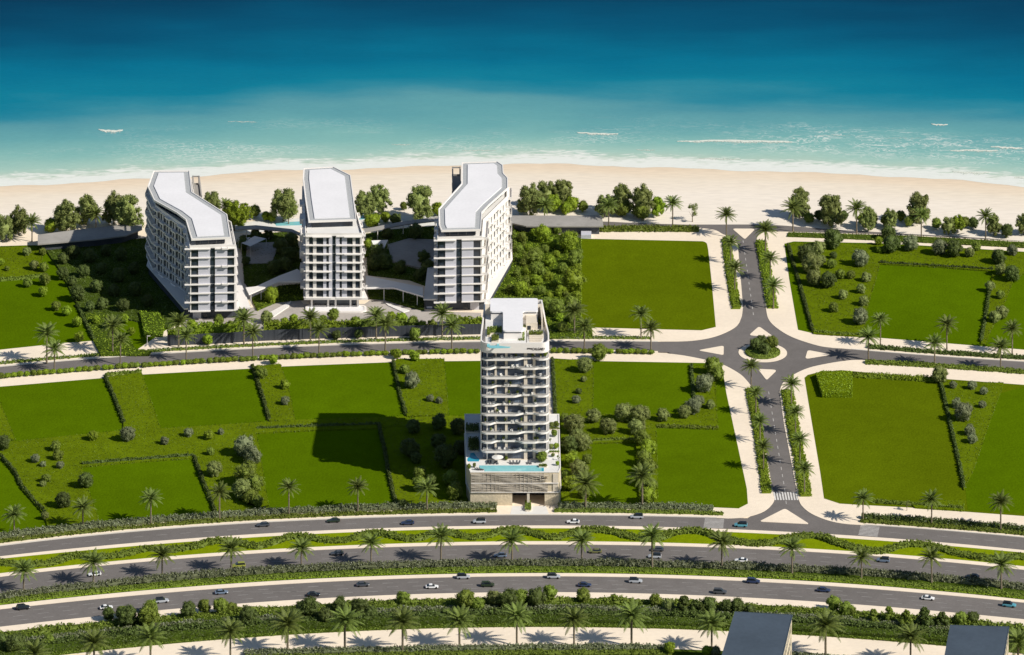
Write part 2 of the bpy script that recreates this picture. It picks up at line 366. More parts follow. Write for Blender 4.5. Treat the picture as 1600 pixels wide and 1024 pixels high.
# ================================================================ THE SETTING
def edge(pts, deg=4, lim=(-60, 1660)):
    a = np.array(pts, float); u = (a[:, 0]-800)/800; c = np.polyfit(u, a[:, 1], deg); dc = np.polyder(c)
    def f(x):
        v = (np.asarray(x, float)-800)/800; l0, l1 = (lim[0]-800)/800, (lim[1]-800)/800
        w = np.clip(v, l0, l1); return np.polyval(c, w)+np.polyval(dc, w)*(v-w)
    return f
E = {
 'A_up': edge([(0, 853), (102, 841.5), (203, 830.5), (305, 823), (400, 817.5), (603, 807.7), (800, 805.2), (927, 804.8), (1125, 809.7), (1338, 819), (1374, 822), (1600, 840)]),
 'A_lo': edge([(0, 869.4), (100, 859), (203, 849), (305, 840), (400, 835), (603, 825.7), (800, 821.5), (1003, 823), (1200, 828.5), (1302, 835), (1403, 842.7), (1505, 851.6), (1600, 859)]),
 's1_lo': edge([(0, 873), (100, 864), (203, 854.3), (305, 845), (400, 839.5), (603, 830), (800, 826), (1003, 827.5), (1200, 833.5), (1302, 840), (1403, 847), (1505, 855.5), (1600, 863.5)]),
 'm1_lo': edge([(0, 896), (100, 884.6), (203, 875), (305, 865.6), (400, 859.5), (603, 851), (800, 846.2), (1003, 846.5), (1200, 853.5), (1302, 860), (1403, 867), (1505, 875.7), (1600, 884.6)]),
 'B_up': edge([(0, 901), (100, 890), (203, 879.5), (305, 870), (400, 864.5), (603, 856), (800, 850.8), (1003, 851.6), (1200, 858.3), (1302, 864.5), (1403, 872), (1505, 881), (1600, 890)]),
 'B_lo': edge([(0, 930), (100, 916.5), (203, 905), (305, 894.6), (400, 888), (603, 880.5), (800, 875.5), (1003, 876), (1200, 882.5), (1403, 895), (1600, 912.6)]),
 's3_up': edge([(0, 946.4), (100, 934.7), (203, 924.5), (305, 915.6), (400, 910), (603, 901), (800, 895.8), (1003, 896.8), (1200, 903.4), (1302, 911), (1403, 919.4), (1505, 927.8), (1600, 936.7)]),
 'C_up': edge([(0, 952), (100, 941), (203, 931), (305, 921.5), (400, 915), (603, 906), (800, 900.5), (1003, 902), (1200, 908.4), (1302, 916), (1403, 924.5), (1505, 933), (1600, 941)]),
 'C_lo': edge([(0, 979), (100, 969.7), (203, 958), (305, 948), (400, 940.5), (603, 931.6), (800, 925.5), (1003, 928), (1200, 934), (1302, 941.8), (1403, 950.7), (1505, 959.6), (1600, 967)]),
 's4_lo': edge([(0, 987.5), (100, 978.6), (203, 968), (305, 957.7), (400, 950.4), (603, 939), (800, 934.7), (1003, 937.5), (1200, 944.8), (1302, 952), (1403, 962), (1505, 971), (1600, 977)]),
 'D_lo': edge([(0, 1033), (100, 1020.5), (203, 1009), (305, 1000), (400, 991.8), (603, 983.7), (800, 976.9), (1003, 978.6), (1130, 982), (1240, 988.8), (1302, 993.8), (1403, 1001.5), (1479, 1006.5), (1600, 1019)]),
 'E_up': edge([(0, 572.7), (100, 565), (203, 556), (305, 550), (400, 544.3), (603, 537), (750, 534.4), (900, 533.6), (1028, 533.8)], 3, (-60, 1040)),
 'E_lo': edge([(0, 585.4), (100, 579.5), (203, 570.5), (305, 563), (400, 557.5), (603, 550), (750, 547.3), (900, 547), (1018, 548.2)], 3, (-60, 1040)),
 'ER_up': edge([(1276, 540), (1314, 545), (1340, 547.5), (1378, 550), (1454, 555), (1600, 565.5)], 2, (1260, 1660)),
 'ER_lo': edge([(1327, 562), (1357, 563), (1454, 568), (1600, 578.5)], 2, (1300, 1660)),
}
def sheet(name, ptsA, ptsB, z0, z1, m, kind='structure', label=None, cat=None):
    """a solid strip between two pixel polylines of equal length"""
    a = PL(ptsA, z1); b = PL(ptsB, z1); n = len(a); mb = MB()
    vs = [(x, y, z1) for x, y in a]+[(x, y, z1) for x, y in b]+[(x, y, z0) for x, y in a]+[(x, y, z0) for x, y in b]
    fs = []
    for i in range(n-1):
        fs += [(i, n+i, n+i+1, i+1), (i, i+1, 2*n+i+1, 2*n+i), (n+i+1, n+i, 3*n+i, 3*n+i+1)]
    fs += [(0, 2*n, 3*n, n), (n-1, 2*n-1, 4*n-1, 3*n-1)]
    mb.add(vs, fs); o = mb.build(name, m); return tag(o, label, cat, None, kind)
def strip(name, e1, e2, z1, m, x0=-260, x1=1860, off1=0, off2=0, z0=-.3):
    xs = np.linspace(x0, x1, int((x1-x0)/14)+2); f1 = E[e1] if isinstance(e1, str) else e1; f2 = E[e2] if isinstance(e2, str) else e2
    return sheet(name, list(zip(xs, f1(xs)+off1)), list(zip(xs, f2(xs)+off2)), z0, z1, m)
def slab(name, pts, z1, m, z0=-.3):
    mb = MB(); mb.prism(PL(pts, z1), z0, z1, bottom=False); return tag(mb.build(name, m), kind='structure')
def crv(pts, step=2.5): return [tuple(p) for p in smooth_line(pts, step)]
# base terrain, wide enough for any sideways view
mb = MB(); mb.box(-900, 900, -900, 700, -3.0, -.35); tag(mb.build('ground', M['sand']), kind='structure')
# shore line (photo) and its continuation
SHORE = np.array([(-1500, 330), (-700, 318), (-200, 302), (0, 293), (100, 285.5), (200, 279.5), (300, 276), (400, 270.5), (500, 266), (600, 262), (700, 257), (790, 256.5), (880, 258.5),
                  (1000, 262.5), (1100, 264), (1200, 265.5), (1300, 272), (1400, 277.5), (1500, 284), (1600, 291), (1800, 306), (2400, 335), (3200, 350)], float)
def shoreY(x):                     # world y of the water's edge at world x
    W = np.array([P(a, b) for a, b in SHORE]); o = np.argsort(W[:, 0]); return np.interp(x, W[o, 0], W[o, 1])
# beach: gentle fall to the water
xs = np.linspace(-560, 560, 225)
mb = MB(); rows = [(-60, .05), (-20, .03), (-12, .0), (4, .0), (9, -.2), (18, -.6)]
nx = len(xs); sy = shoreY(xs)+np.interp(np.arange(nx), np.arange(0, nx, 6), rng.normal(size=len(np.arange(0, nx, 6)))*.5)
vs = []
for dy, z in rows: vs += [(x, (y+dy if dy > -60 else 318.0 if False else y-62), z+.0) for x, y in zip(xs, sy)]
fs = [(r*nx+i, r*nx+i+1, (r+1)*nx+i+1, (r+1)*nx+i) for r in range(len(rows)-1) for i in range(nx-1)]
mb.add(vs, fs)
bm_ = mat('beach_sand_damp_edge', (.80, .68, .53, 1), .9, .1)
def sandmat():
    nt = bm_.node_tree; N = nt.nodes; L = nt.links; b = N['Principled BSDF']; g = N.new('ShaderNodeNewGeometry')
    at = N.new('ShaderNodeAttribute'); at.attribute_name = 'offshore'
    t = N.new('ShaderNodeTexNoise'); t.inputs['Scale'].default_value = .05; t.inputs['Detail'].default_value = 5
    mp = N.new('ShaderNodeMapping'); mp.inputs['Scale'].default_value = (.3, 1.6, 1); L.new(g.outputs['Position'], mp.inputs[0]); L.new(mp.outputs[0], t.inputs['Vector'])
    q = N.new('ShaderNodeMath'); q.operation = 'MULTIPLY_ADD'; L.new(t.outputs['Fac'], q.inputs[0]); q.inputs[1].default_value = 14; L.new(at.outputs['Fac'], q.inputs[2])
    cr = N.new('ShaderNodeValToRGB'); r = N.new('ShaderNodeMapRange'); r.inputs[1].default_value = -24; r.inputs[2].default_value = 16; L.new(q.outputs[0], r.inputs[0]); L.new(r.outputs[0], cr.inputs[0])
    st = [(0, (.83, .745, .63)), (.45, (.79, .69, .55)), (.62, (.77, .64, .48)), (.75, (.74, .60, .44)), (1, (.70, .59, .46))]
    while len(cr.color_ramp.elements) < 5: cr.color_ramp.elements.new(.5)
    for e, (p, c) in zip(cr.color_ramp.elements, st): e.position = p; e.color = c+(1,)
    t2 = N.new('ShaderNodeTexNoise'); t2.inputs['Scale'].default_value = .5; t2.inputs['Detail'].default_value = 5; L.new(mp.outputs[0], t2.inputs['Vector'])
    r2 = N.new('ShaderNodeMapRange'); r2.inputs[1].default_value = .3; r2.inputs[2].default_value = .7; r2.inputs[3].default_value = .93; r2.inputs[4].default_value = 1.06; L.new(t2.outputs['Fac'], r2.inputs[0])
    h = N.new('ShaderNodeHueSaturation'); L.new(cr.outputs[0], h.inputs['Color']); L.new(r2.outputs[0], h.inputs['Value']); L.new(h.outputs[0], b.inputs['Base Color'])
sandmat()
o = tag(mb.build('beach', bm_), kind='structure')
a_ = o.data.attributes.new('offshore', 'FLOAT', 'POINT'); a_.data.foreach_set('value', [v[1]-shoreY(v[0]) for v in mb.v])
# sea
xs = np.concatenate([np.linspace(-4000, -420, 12)[:-1], np.linspace(-420, 420, 141), np.linspace(420, 4000, 12)[1:]])
ds = np.concatenate([np.linspace(0, 20, 9), np.linspace(26, 110, 15), np.linspace(120, 320, 14), [500, 900, 2000, 6000]])
sy = shoreY(xs)+np.where(np.abs(xs) < 421, np.sin(xs*.11)*.9+np.sin(xs*.31+1)*.5+np.sin(xs*.047)*1.3, 0); nx = len(xs); mb = MB()
vs = [(x, y+d, .03) for d in ds for x, y in zip(xs, sy)]
mb.add(vs, [(r*nx+i, r*nx+i+1, (r+1)*nx+i+1, (r+1)*nx+i) for r in range(len(ds)-1) for i in range(nx-1)])
o = tag(mb.build('sea', M['sea'], smooth=True), kind='structure')
a_ = o.data.attributes.new('offshore', 'FLOAT', 'POINT'); a_.data.foreach_set('value', np.repeat(ds, nx).tolist())
# breaking crests of foam riding on the water
CRESTS = [(154, 192, 203.5, 5.5, 1.0), (356, 402, 190.5, 2.2, .6), (902, 966, 208.5, 4, 1.0), (1058, 1238, 221, 5.5, 1.0), (1455, 1481, 194.5, 2.6, 1.0), (1485, 1560, 235.5, 3.6, 1.0), (1548, 1597, 230.5, 4, 1.0),
          (1488, 1546, 269, 4, 1.0), (1585, 1625, 277, 3, 1.0), (722, 776, 235.5, 2.2, .7), (612, 642, 226, 1.6, .7), (994, 1024, 234.5, 1.8, .7), (1092, 1158, 248.5, 2.4, .7), (1275, 1330, 212, 1.6, .5), (1380, 1440, 216, 1.5, .5)]
for x0, x1, y, th, q in CRESTS:
    n = 60; mb = MB(); ph = rng.uniform(0, 6); rows = [[], [], [], [], []]; fade = []
    for i in range(n):
        u = i/(n-1); env = math.sin(math.pi*min(1, max(0, u*.96+.02)))**.5; x = x0+(x1-x0)*u; yy = y+math.sin(u*4+ph)*th*.22+(math.sin(u*13+ph*2)+math.sin(u*29+ph))*.25
        body = th*(.55+.75*rng.random()*u+.35*math.sin(u*9+ph)**2)*env
        for r, (o, z) in enumerate(((-th*.18*env-.4, .05), (-th*.16*env, .20*q), (th*.12*env, .18*q), (body*.55, .11), (body*1.25+.3, .06))): rows[r].append((*P(x, yy+o, z), z))
    vs = [p for r in rows for p in r]; fade = [f*q for f in (.35, .72, .62, .34, .02) for _ in range(n)]
    mb.add(vs, [(r*n+i, (r+1)*n+i, (r+1)*n+i+1, r*n+i+1) for r in range(4) for i in range(n-1)])
    o = tag(mb.build('wave_crest', M['crest'], smooth=True), kind='structure'); a_ = o.data.attributes.new('fade', 'FLOAT', 'POINT'); a_.data.foreach_set('value', fade)
# ------------------------------------------------ asphalt
strip('highway', 'A_up', 's4_lo', .02, M['asphalt'], off1=-1.0)
strip('beach_boulevard', 'E_up', 'E_lo', .02, M['asphalt'], x1=1150, off1=-1.2, off2=1.2)
strip('beach_boulevard', 'ER_up', 'ER_lo', .026, M['asphalt'], x0=1215, off1=-1.2, off2=1.2)
slab('roundabout', [(1030, 545), (1085, 525), (1140, 480), (1150, 460), (1200, 460), (1215, 500), (1290, 530), (1330, 555), (1290, 580), (1226, 608), (1225, 625), (1175, 625), (1150, 590), (1080, 565)], .032, M['asphalt'])
slab('cross_road', [(1144, 352), (1186, 352), (1190, 400), (1204, 488), (1154, 488), (1144, 400)], .026, M['asphalt'])
slab('cross_road', [(1168, 596), (1226, 600), (1252, 783), (1330, 830), (1150, 822), (1207, 784)], .029, M['asphalt'])
slab('beach_road', [(935, 335.5), (1064, 336), (1230, 340.5), (1240, 343), (1420, 349), (1600, 361), (1760, 372), (1760, 388), (1600, 377), (1420, 367), (1240, 362), (1190, 364), (1165, 374), (1130, 368), (1096, 358), (935, 357)], .023, M['asphalt'])
# ------------------------------------------------ pavements: one slab per block, kerbed 12 cm above the road
PV = .14
xl = np.arange(-260, 1029, 14.0)
NW = [(x, y) for x, y in zip(xl, E['E_up'](xl))]+crv([(1028, 533.8), (1079, 532.6), (1117.5, 525.7), (1148, 511.7), (1158, 497), (1160.8, 481)])+[(1159, 455), (1156, 420), (1153, 384)]+crv([(1153, 384), (1147, 373), (1130, 366.3), (1117.5, 359.8), (1094.6, 356.3)])+[(935, 356.3), (935, 336), (700, 340), (300, 344), (60, 352), (-260, 362)]
slab('pavement', NW, PV, M['pave'])
xr = np.arange(1860, 1300, -14.0)
NE = crv([(1183, 384), (1183, 371), (1192, 363.5), (1209, 361.8)])+[(1240, 362.5), (1420, 367.5), (1600, 377.5), (1860, 394)]+list(zip(xr, E['ER_up'](xr)))+crv([(1300, 543.6), (1276, 539.7), (1238, 527), (1212.7, 511.7), (1200.5, 498), (1196.3, 480)])+[(1193, 455), (1188, 420)]
slab('pavement', NE, PV, M['pave'])
xa = np.arange(1112, -261, -14.0)
SW = list(zip(xl, E['E_lo'](xl)))+crv([(1028, 551.2), (1055, 553.8), (1079, 557.5), (1105, 563), (1130, 570), (1155.5, 584), (1168, 596), (1176, 607)])+[(1186, 642), (1192, 680), (1200, 724), (1207, 766)]+crv([(1208.5, 774), (1210, 781), (1205, 789.5), (1196, 797.5), (1184, 803), (1165, 808), (1140, 810), (1125, 809.4)])+list(zip(xa, E['A_up'](xa)))
slab('pavement', SW, PV, M['pave'])
xe = np.arange(1352, 1861, 14.0)
SE = list(zip(xr[xr > 1350], E['ER_lo'](xr[xr > 1350])))+crv([(1345, 562.6), (1327, 563.2), (1296.5, 567.6), (1263.5, 575), (1238, 586.7), (1223, 599), (1218, 612)])+[(1225, 663), (1235.6, 718.7), (1247, 779)]+crv([(1248, 781), (1252.5, 790), (1265, 801), (1284, 810), (1302.5, 815.6), (1321, 818.6), (1345, 820.3)])+list(zip(xe, E['A_up'](xe)))
slab('pavement', SE, PV, M['pave'])
strip('verge', 'A_lo', 's1_lo', PV, M['pave']); strip('verge', 'm1_lo', 'B_up', PV, M['pave'])
strip('verge', 's3_up', 'C_up', PV, M['pave']); strip('verge', 'C_lo', 's4_lo', PV, M['pave'])
strip('median_lawn', 's1_lo', 'm1_lo', .16, M['lawn3'])
strip('median_bed', 'B_lo', 's3_up', .13, M['soil'], off1=2.2)
strip('kerb', 'B_lo', 'B_lo', .15, M['kerb'], off2=2.0)
strip('planting_belt', 's4_lo', 'D_lo', .17, M['soil'])
def far(x): return E['D_lo'](x)+34
strip('sand_verge', 'D_lo', far, .12, M['pave'])
strip('planting_belt', far, lambda x: E['D_lo'](x)+230, .17, M['soil'])
# kerb lines
strip('kerb', 'E_up', 'E_up', .17, M['kerb'], x1=1028, off1=-1.1, off2=-.1)
strip('kerb', 'ER_up', 'ER_up', .17, M['kerb'], x0=1330, off1=-1.0, off2=-.1)
strip('kerb', 'A_up', 'A_up', .17, M['kerb'], x1=1120, off1=-1.2, off2=-.1)
strip('kerb', 'A_up', 'A_up', .17, M['kerb'], x0=1350, off1=-1.2, off2=-.1)
# traffic islands and the roundabout
def island(pts, r=1.6, z=.15): 
    mb = MB(); mb.prism(rounded(PL(pts, z), r), -.3, z, bottom=False); tag(mb.build('traffic_island', M['pave']), kind='structure')
island([(1144, 357.3), (1180, 357.5), (1163.5, 374)]); island([(1186, 510), (1209, 526.5), (1170, 524)])
island([(1090, 547.5), (1131, 540), (1130.5, 555)]); island([(1258, 560.8), (1262, 547), (1299, 554)])
island([(1184, 576.5), (1214, 578), (1197.5, 594)]); island([(1186, 815), (1226.5, 794.5), (1265, 819)], 1.4)
cx, cy = P(1191.8, 551, .15); mb = MB(); mb.prism([(cx+9.25*math.cos(t), cy+9.25*math.sin(t)) for t in np.linspace(0, 2*math.pi, 49)[:-1]], -.3, .15, bottom=False)
tag(mb.build('traffic_island', M['pave']), kind='structure'); RBC = (cx, cy)
# ------------------------------------------------ painted markings, 4 mm above the asphalt
def dashes(name, f, x0, x1, on, gap, w, m, z=.034):
    mb = MB(); x = x0
    while x < x1:
        xs = [x, x+on]; ys = f(np.array(xs)); 
        a, b = P(xs[0], ys[0], z), P(xs[1], ys[1], z); t = np.array(b)-np.array(a); t /= np.linalg.norm(t); n = np.array((-t[1], t[0]))*w/2
        mb.add([(a[0]-n[0], a[1]-n[1], z), (b[0]-n[0], b[1]-n[1], z), (b[0]+n[0], b[1]+n[1], z), (a[0]+n[0], a[1]+n[1], z)], [(0, 1, 2, 3)]); x += on+gap
    tag(mb.build(name, m), kind='structure')
def mixf(a, b, t): return lambda x: E[a](x)*(1-t)+E[b](x)*t
dashes('lane_markings', mixf('A_up', 'A_lo', .5), -200, 1090, 17, 20, .28, M['faded']); dashes('lane_markings', mixf('A_up', 'A_lo', .5), 1390, 1800, 17, 20, .28, M['faded'])
for t in (.3, .62): dashes('lane_markings', mixf('B_up', 'B_lo', t), -200, 1800, 17, 22, .30, M['faded'])
for t in (.26, .5, .75): dashes('lane_markings', mixf('C_up', 'C_lo', t), -190+t*30, 1800, 17, 22, .30, M['faded'])
dashes('lane_markings', mixf('B_up', 'B_lo', .04), -200, 1800, 2000, 1, .16, M['faded']); dashes('lane_markings', mixf('C_up', 'C_lo', .96), -200, 1800, 2000, 1, .16, M['faded'])
mb = MB()
for seg in ([(1161, 376), (1178, 497)], [(1201, 612), (1226.5, 767)], [(1228, 783), (1229.5, 793)]):
    a, b = np.array(P(*seg[0], .036)), np.array(P(*seg[1], .036)); L_ = np.linalg.norm(b-a); t = (b-a)/L_; n = np.array((-t[1], t[0]))*.13; q = 0
    while q < L_-2:
        c, d = a+t*q, a+t*(q+2.6); mb.add([(*(c-n), .036), (*(d-n), .036), (*(d+n), .036), (*(c+n), .036)], [(0, 1, 2, 3)]); q += 6.2
tag(mb.build('lane_markings', M['worn']), kind='structure')
def zebra(c00, c10, c01, c11, n, along, m='paint'):
    """bars between four pixel corners (top-left, top-right, bottom-left, bottom-right)"""
    z = .037; q = [np.array(P(*c, z)) for c in (c00, c10, c01, c11)]; mb = MB()
    for i in range(n):
        s0, s1 = (i+.22)/n, (i+.78)/n
        if along: pts = [q[0]*(1-s)+q[1]*s for s in (s0, s1)]+[q[2]*(1-s)+q[3]*s for s in (s1, s0)]
        else: pts = [q[0]*(1-s)+q[2]*s for s in (s0, s1)]+[q[1]*(1-s)+q[3]*s for s in (s1, s0)]
        mb.add([(*p, z) for p in pts], [(0, 1, 2, 3)])
    tag(mb.build('crosswalk', M[m]), kind='structure')
zebra((1207, 769), (1246, 769), (1209.5, 781.5), (1248.5, 781.5), 9, True)
zebra((1101.5, 810), (1131.5, 810.8), (1099, 824.6), (1130, 825.6), 8, False, 'worn')
zebra((1345, 820.2), (1374.5, 823), (1341, 836.6), (1371, 839), 8, False, 'worn')
# ------------------------------------------------ lawns
LW = .18
def lawn(pts, m='lawn', z=LW, name='lawn'): return slab(name, pts, z, M[m], z0=.0)
lawn([(908, 373), (1098, 377.2)]+crv([(1098, 377.2), (1104, 380), (1106.5, 390)])+[(1112, 440), (1118.5, 511), (1096, 516.3), (930, 512), (908, 516)], 'lawn2')
lawn([(-260, 392), (0, 384.7), (42, 383.5), (225, 383), (292, 490), (262, 514), (212, 548), (147, 532.5), (100, 536), (0, 546.5), (-260, 572)], 'lawn')
lawn([(1225.5, 381), (1240, 377.5), (1314, 379), (1365, 380), (1428, 383), (1600, 393.5), (1860, 410), (1860, 566), (1600, 546.5), (1444, 533.5), (1342, 525.5), (1273, 521.5), (1247, 515.5), (1244, 499), (1233, 435)], 'lawn')
lawn([(1257, 590.5), (1262, 586), (1274, 583), (1314, 578.5), (1428, 588.7), (1600, 601.5), (1860, 622), (1860, 829), (1600, 806.5), (1506, 799.5), (1420, 793), (1337, 788.6), (1312, 787), (1287.6, 779), (1282, 740), (1263.5, 630)], 'lawn2')
lawn([(1545, 620), (1600, 604.5), (1860, 626), (1860, 824), (1600, 803), (1512, 797), (1508, 760)], 'lawn', z=.21)
lawn([(863, 560), (938, 564.5), (1105, 567.4), (1127.6, 569), (1135, 614.6), (1153, 698), (1167, 764), (1168.6, 787), (1154, 794.5), (1035, 789.4), (870, 789.6)], 'lawn4')
xb = np.arange(-260, 735, 14.0)
lawn([(-260, 622), (0, 604.4), (160, 591), (221, 585.5), (400, 575.7), (444, 572.7), (615, 566), (695, 564.6), (751, 564), (751, 650), (733, 650), (733, 787)]+list(zip(xb[::-1], E['A_up'](xb[::-1])-13)), 'lawn')
# drop-off court and beach terrace
slab('forecourt', [(372, 478), (400, 482), (430, 470), (466, 466), (474, 475), (570, 475), (580, 468), (610, 470), (664, 486), (752, 489), (752, 504), (640, 508), (450, 513), (330, 518), (288, 512), (288, 500)], .18, M['forecourt'])
slab('pool_terrace', [(310, 352), (470, 341), (560, 338), (700, 337), (700, 352), (560, 357), (430, 362), (320, 366)], .17, M['white_pave'])
for pts, nm in (([(428, 348), (472, 346), (472, 352), (432, 353)], 'pool'), ([(556, 337), (584, 335), (584, 341), (556, 344)], 'pool')):
    mb = MB(); mb.prism(PL(pts, .2), .0, .2, bottom=False); tag(mb.build('swimming_pool_water', M['pool']), kind='structure')
slab('courtyard_paving', [(386, 380), (438, 378), (424, 411), (384, 412)], .95, M['concrete_and_shade']); slab('courtyard_paving', [(606, 382), (640, 372), (690, 376), (690, 405), (664, 420), (612, 408)], .95, M['concrete_and_shade'])
slab('driveway', [(800, 791), (853, 791), (858, 804.4), (797, 804.6)], .16, M['white_pave'])
# ------------------------------------------------ rough grass plots standing proud of the lawns
def meadow(pts, h=.9, dens=1.6, label=None, m='meadow', size=.28, hb='meadowbase', name='meadow'):
    """a block of tall rough grass: lumpy top, leafy sides, blades all over"""
    poly = PL(pts, h)
    if area(poly) < 0: poly = poly[::-1]
    mb = MB(); mb.prism(poly, .1, h-.12, 1, 1, bottom=False)
    A = np.array(poly); n = len(A); lo, hi = A.min(0), A.max(0); tot = int(abs(area(poly))*dens)
    ratio = max(.08, abs(area(poly))/((hi-lo).prod()+1e-6)); q = rng.uniform(lo, hi, (int(tot/ratio*1.05), 2))
    ins = np.zeros(len(q), bool)
    for i in range(n):
        a, b = A[i], A[(i+1) % n]; c = ((a[1] > q[:, 1]) != (b[1] > q[:, 1])) & (q[:, 0] < (b[0]-a[0])*(q[:, 1]-a[1])/(b[1]-a[1]+1e-12)+a[0]); ins ^= c
    q = q[ins]; C = np.column_stack([q, np.full(len(q), h-.12)+rng.uniform(-.06, .16 if m == 'meadow' else .25, len(q))]); Nn = np.column_stack([rng.normal(size=(len(q), 2))*.75, np.ones(len(q))*1.5])
    add_leaves(mb, C, Nn, size, .5, 0)
    for i in range(n):                                         # leafy sides
        a, b = A[i], A[(i+1) % n]; L_ = np.linalg.norm(b-a); k = int(L_*h*5)
        if k < 1: continue
        t = rng.random(k)[:, None]; w = a+(b-a)*t; nn = np.array((b[1]-a[1], a[0]-b[0]))/(L_+1e-9)
        w = w+nn*rng.uniform(-.15, .25, (k, 1)); C = np.column_stack([w, rng.uniform(.12, h+.12, k)])
        Nn = np.column_stack([np.tile(nn, (k, 1))+rng.normal(size=(k, 2))*.5, rng.normal(size=k)*.4+.3]); add_leaves(mb, C, Nn, .26, .6, 0)
    o = mb.build(name, [M[m], M[hb]]); return tag(o, label, 'rough grass', None, 'stuff')
meadow([(163.5, 588.5), (221.5, 582), (241, 640), (251, 669), (330, 664), (400, 659.5), (461, 655.5), (634, 650), (650, 664), (592, 668), (500, 671), (400, 676), (405, 697), (411, 736), (415, 764), (422, 798), (338, 803), (319, 764), (303, 715), (215, 721), (128, 728.5), (138, 764), (157, 818), (75, 826), (70, 804), (35, 764), (23, 740), (2, 715), (-60, 722), (-60, 694), (24, 689), (100, 681), (192, 672), (193, 660), (178, 622)], .8, 1.5, 'wide rough meadow strip threading between the smooth lawns left of the tower')
meadow([(-60, 640), (-4, 618), (24, 686), (-60, 693)], .8, 1.5, 'wedge of rough meadow grass at the left edge of the photo')
meadow([(394, 572), (438, 568), (451, 606), (461, 655), (421, 658.5), (409, 618)], .8, 1.8, 'narrow meadow strip between the second and third lawns below the boulevard')
meadow([(614, 566), (620, 560.5), (694, 560), (701, 647), (636, 649.5), (624, 612)], 1.0, 1.8, 'bright square of tall meadow grass left of the tower by the pavement')
meadow([(620, 664), (650, 651), (700, 648.5), (731, 650), (731, 786), (619, 791), (612, 764), (607, 740), (601, 703), (592, 667)], .7, 1.2, 'shaded rough grass around the dark trees beside the podium')
meadow([(862.5, 562), (927.5, 560.5), (926, 646), (985, 648), (1050, 646), (1084, 640), (1084, 622), (1079.5, 571.5), (1122, 571.5), (1117.5, 595), (1119, 634), (1122, 669.5), (1025, 666), (992, 672), (994, 690), (925, 691.5), (921, 742), (920, 788), (877, 788), (876, 655), (866, 650)], .8, 1.6, 'rough meadow strip wrapping the lawns right of the tower')
meadow([(991, 673), (1025, 667), (1027, 740), (1028, 787), (1000, 788), (996, 740), (994, 694)], 1.0, 1.8, 'narrow planted strip between the two lower lawns right of the tower')
meadow([(1230.5, 383), (1240, 379), (1313, 380), (1428, 384.5), (1600, 395), (1760, 405), (1760, 440), (1600, 426), (1582, 440), (1566, 482), (1551, 509), (1539, 537), (1532.5, 536.5), (1545, 458), (1553, 423), (1460, 416), (1375, 411.5), (1354, 484), (1351, 523), (1342, 524.5), (1290, 521.5), (1271, 520), (1252, 455)], .8, 1.5, 'rough meadow dotted with shrubs north east of the roundabout')
meadow([(1469.5, 596), (1568, 597.5), (1545, 662), (1521, 733), (1506, 764), (1502, 740), (1486, 668)], .8, 1.7, 'tapering meadow wedge between the olive lawn and the right edge lawn')
meadow([(1275, 583), (1284, 579), (1331, 580), (1331, 613), (1285, 613.5)], 2.2, 3.0, 'square block of dense tall hedge planting at the lawn corner', m='leaf_bright', size=.36)
meadow([(1420, 784), (1506, 781), (1506, 797), (1430, 792)], .8, 1.7, 'small patch of rough grass by the pavement south of the olive lawn')
meadow([(801, 350), (826, 345), (826, 358), (908, 372), (908, 510), (924, 511), (926, 524), (856, 527), (852, 500), (768, 472), (780, 445), (802, 408)], 1.0, 1.8, 'lush green ground cover under the garden trees right of the beach blocks', m='leaf_bright', hb='soil', size=.4)
meadow([(133, 491), (160, 488), (185, 512), (213, 545), (236, 548), (232, 553), (158, 553.5), (147, 533)], 1.0, 2.2, 'sunlit hedge bed by the boulevard below the left beach block', m='leaf_bright', hb='soil', size=.36)
meadow([(218, 486), (246, 485), (257, 500), (254, 521), (226, 522)], 1.6, 2.6, 'sunlit square of tall planting in the shadow of the left block', m='leaf_bright', hb='soil', size=.36)
meadow([(68, 385), (228, 372), (236, 420), (288, 484), (290, 500), (262, 512), (210, 500), (128, 489), (118, 470), (96, 425)], .8, 2.0, 'rough garden ground in the deep shade of the left block', m='leaf_dark', hb='soil', size=.36)  # dark leaves put the block's longer shadow into the ground colour
meadow([(-60, 386), (64, 385), (68, 430), (-60, 437)], .6, 1.4, 'raised rough grass in the upper left corner below the beach road')
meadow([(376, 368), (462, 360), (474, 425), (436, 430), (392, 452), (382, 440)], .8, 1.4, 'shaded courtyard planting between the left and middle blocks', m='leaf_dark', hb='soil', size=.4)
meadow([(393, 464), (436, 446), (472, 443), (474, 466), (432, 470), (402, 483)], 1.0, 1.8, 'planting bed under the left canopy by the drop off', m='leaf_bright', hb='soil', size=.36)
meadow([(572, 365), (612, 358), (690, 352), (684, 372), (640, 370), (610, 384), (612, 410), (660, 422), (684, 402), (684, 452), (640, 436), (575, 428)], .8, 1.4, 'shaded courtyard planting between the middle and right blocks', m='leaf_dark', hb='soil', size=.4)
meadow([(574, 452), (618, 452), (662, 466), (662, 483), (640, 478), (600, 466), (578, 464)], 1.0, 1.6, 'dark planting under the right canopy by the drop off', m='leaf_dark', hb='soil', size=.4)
meadow([(1232, 362.5), (1420, 368), (1600, 378), (1760, 389), (1760, 396), (1600, 386), (1428, 377), (1314, 371.5), (1230, 368.5)], .7, 2.0, 'low shrubby ground cover along the shaded beach road', m='leaf_mid', hb='soil', size=.36)
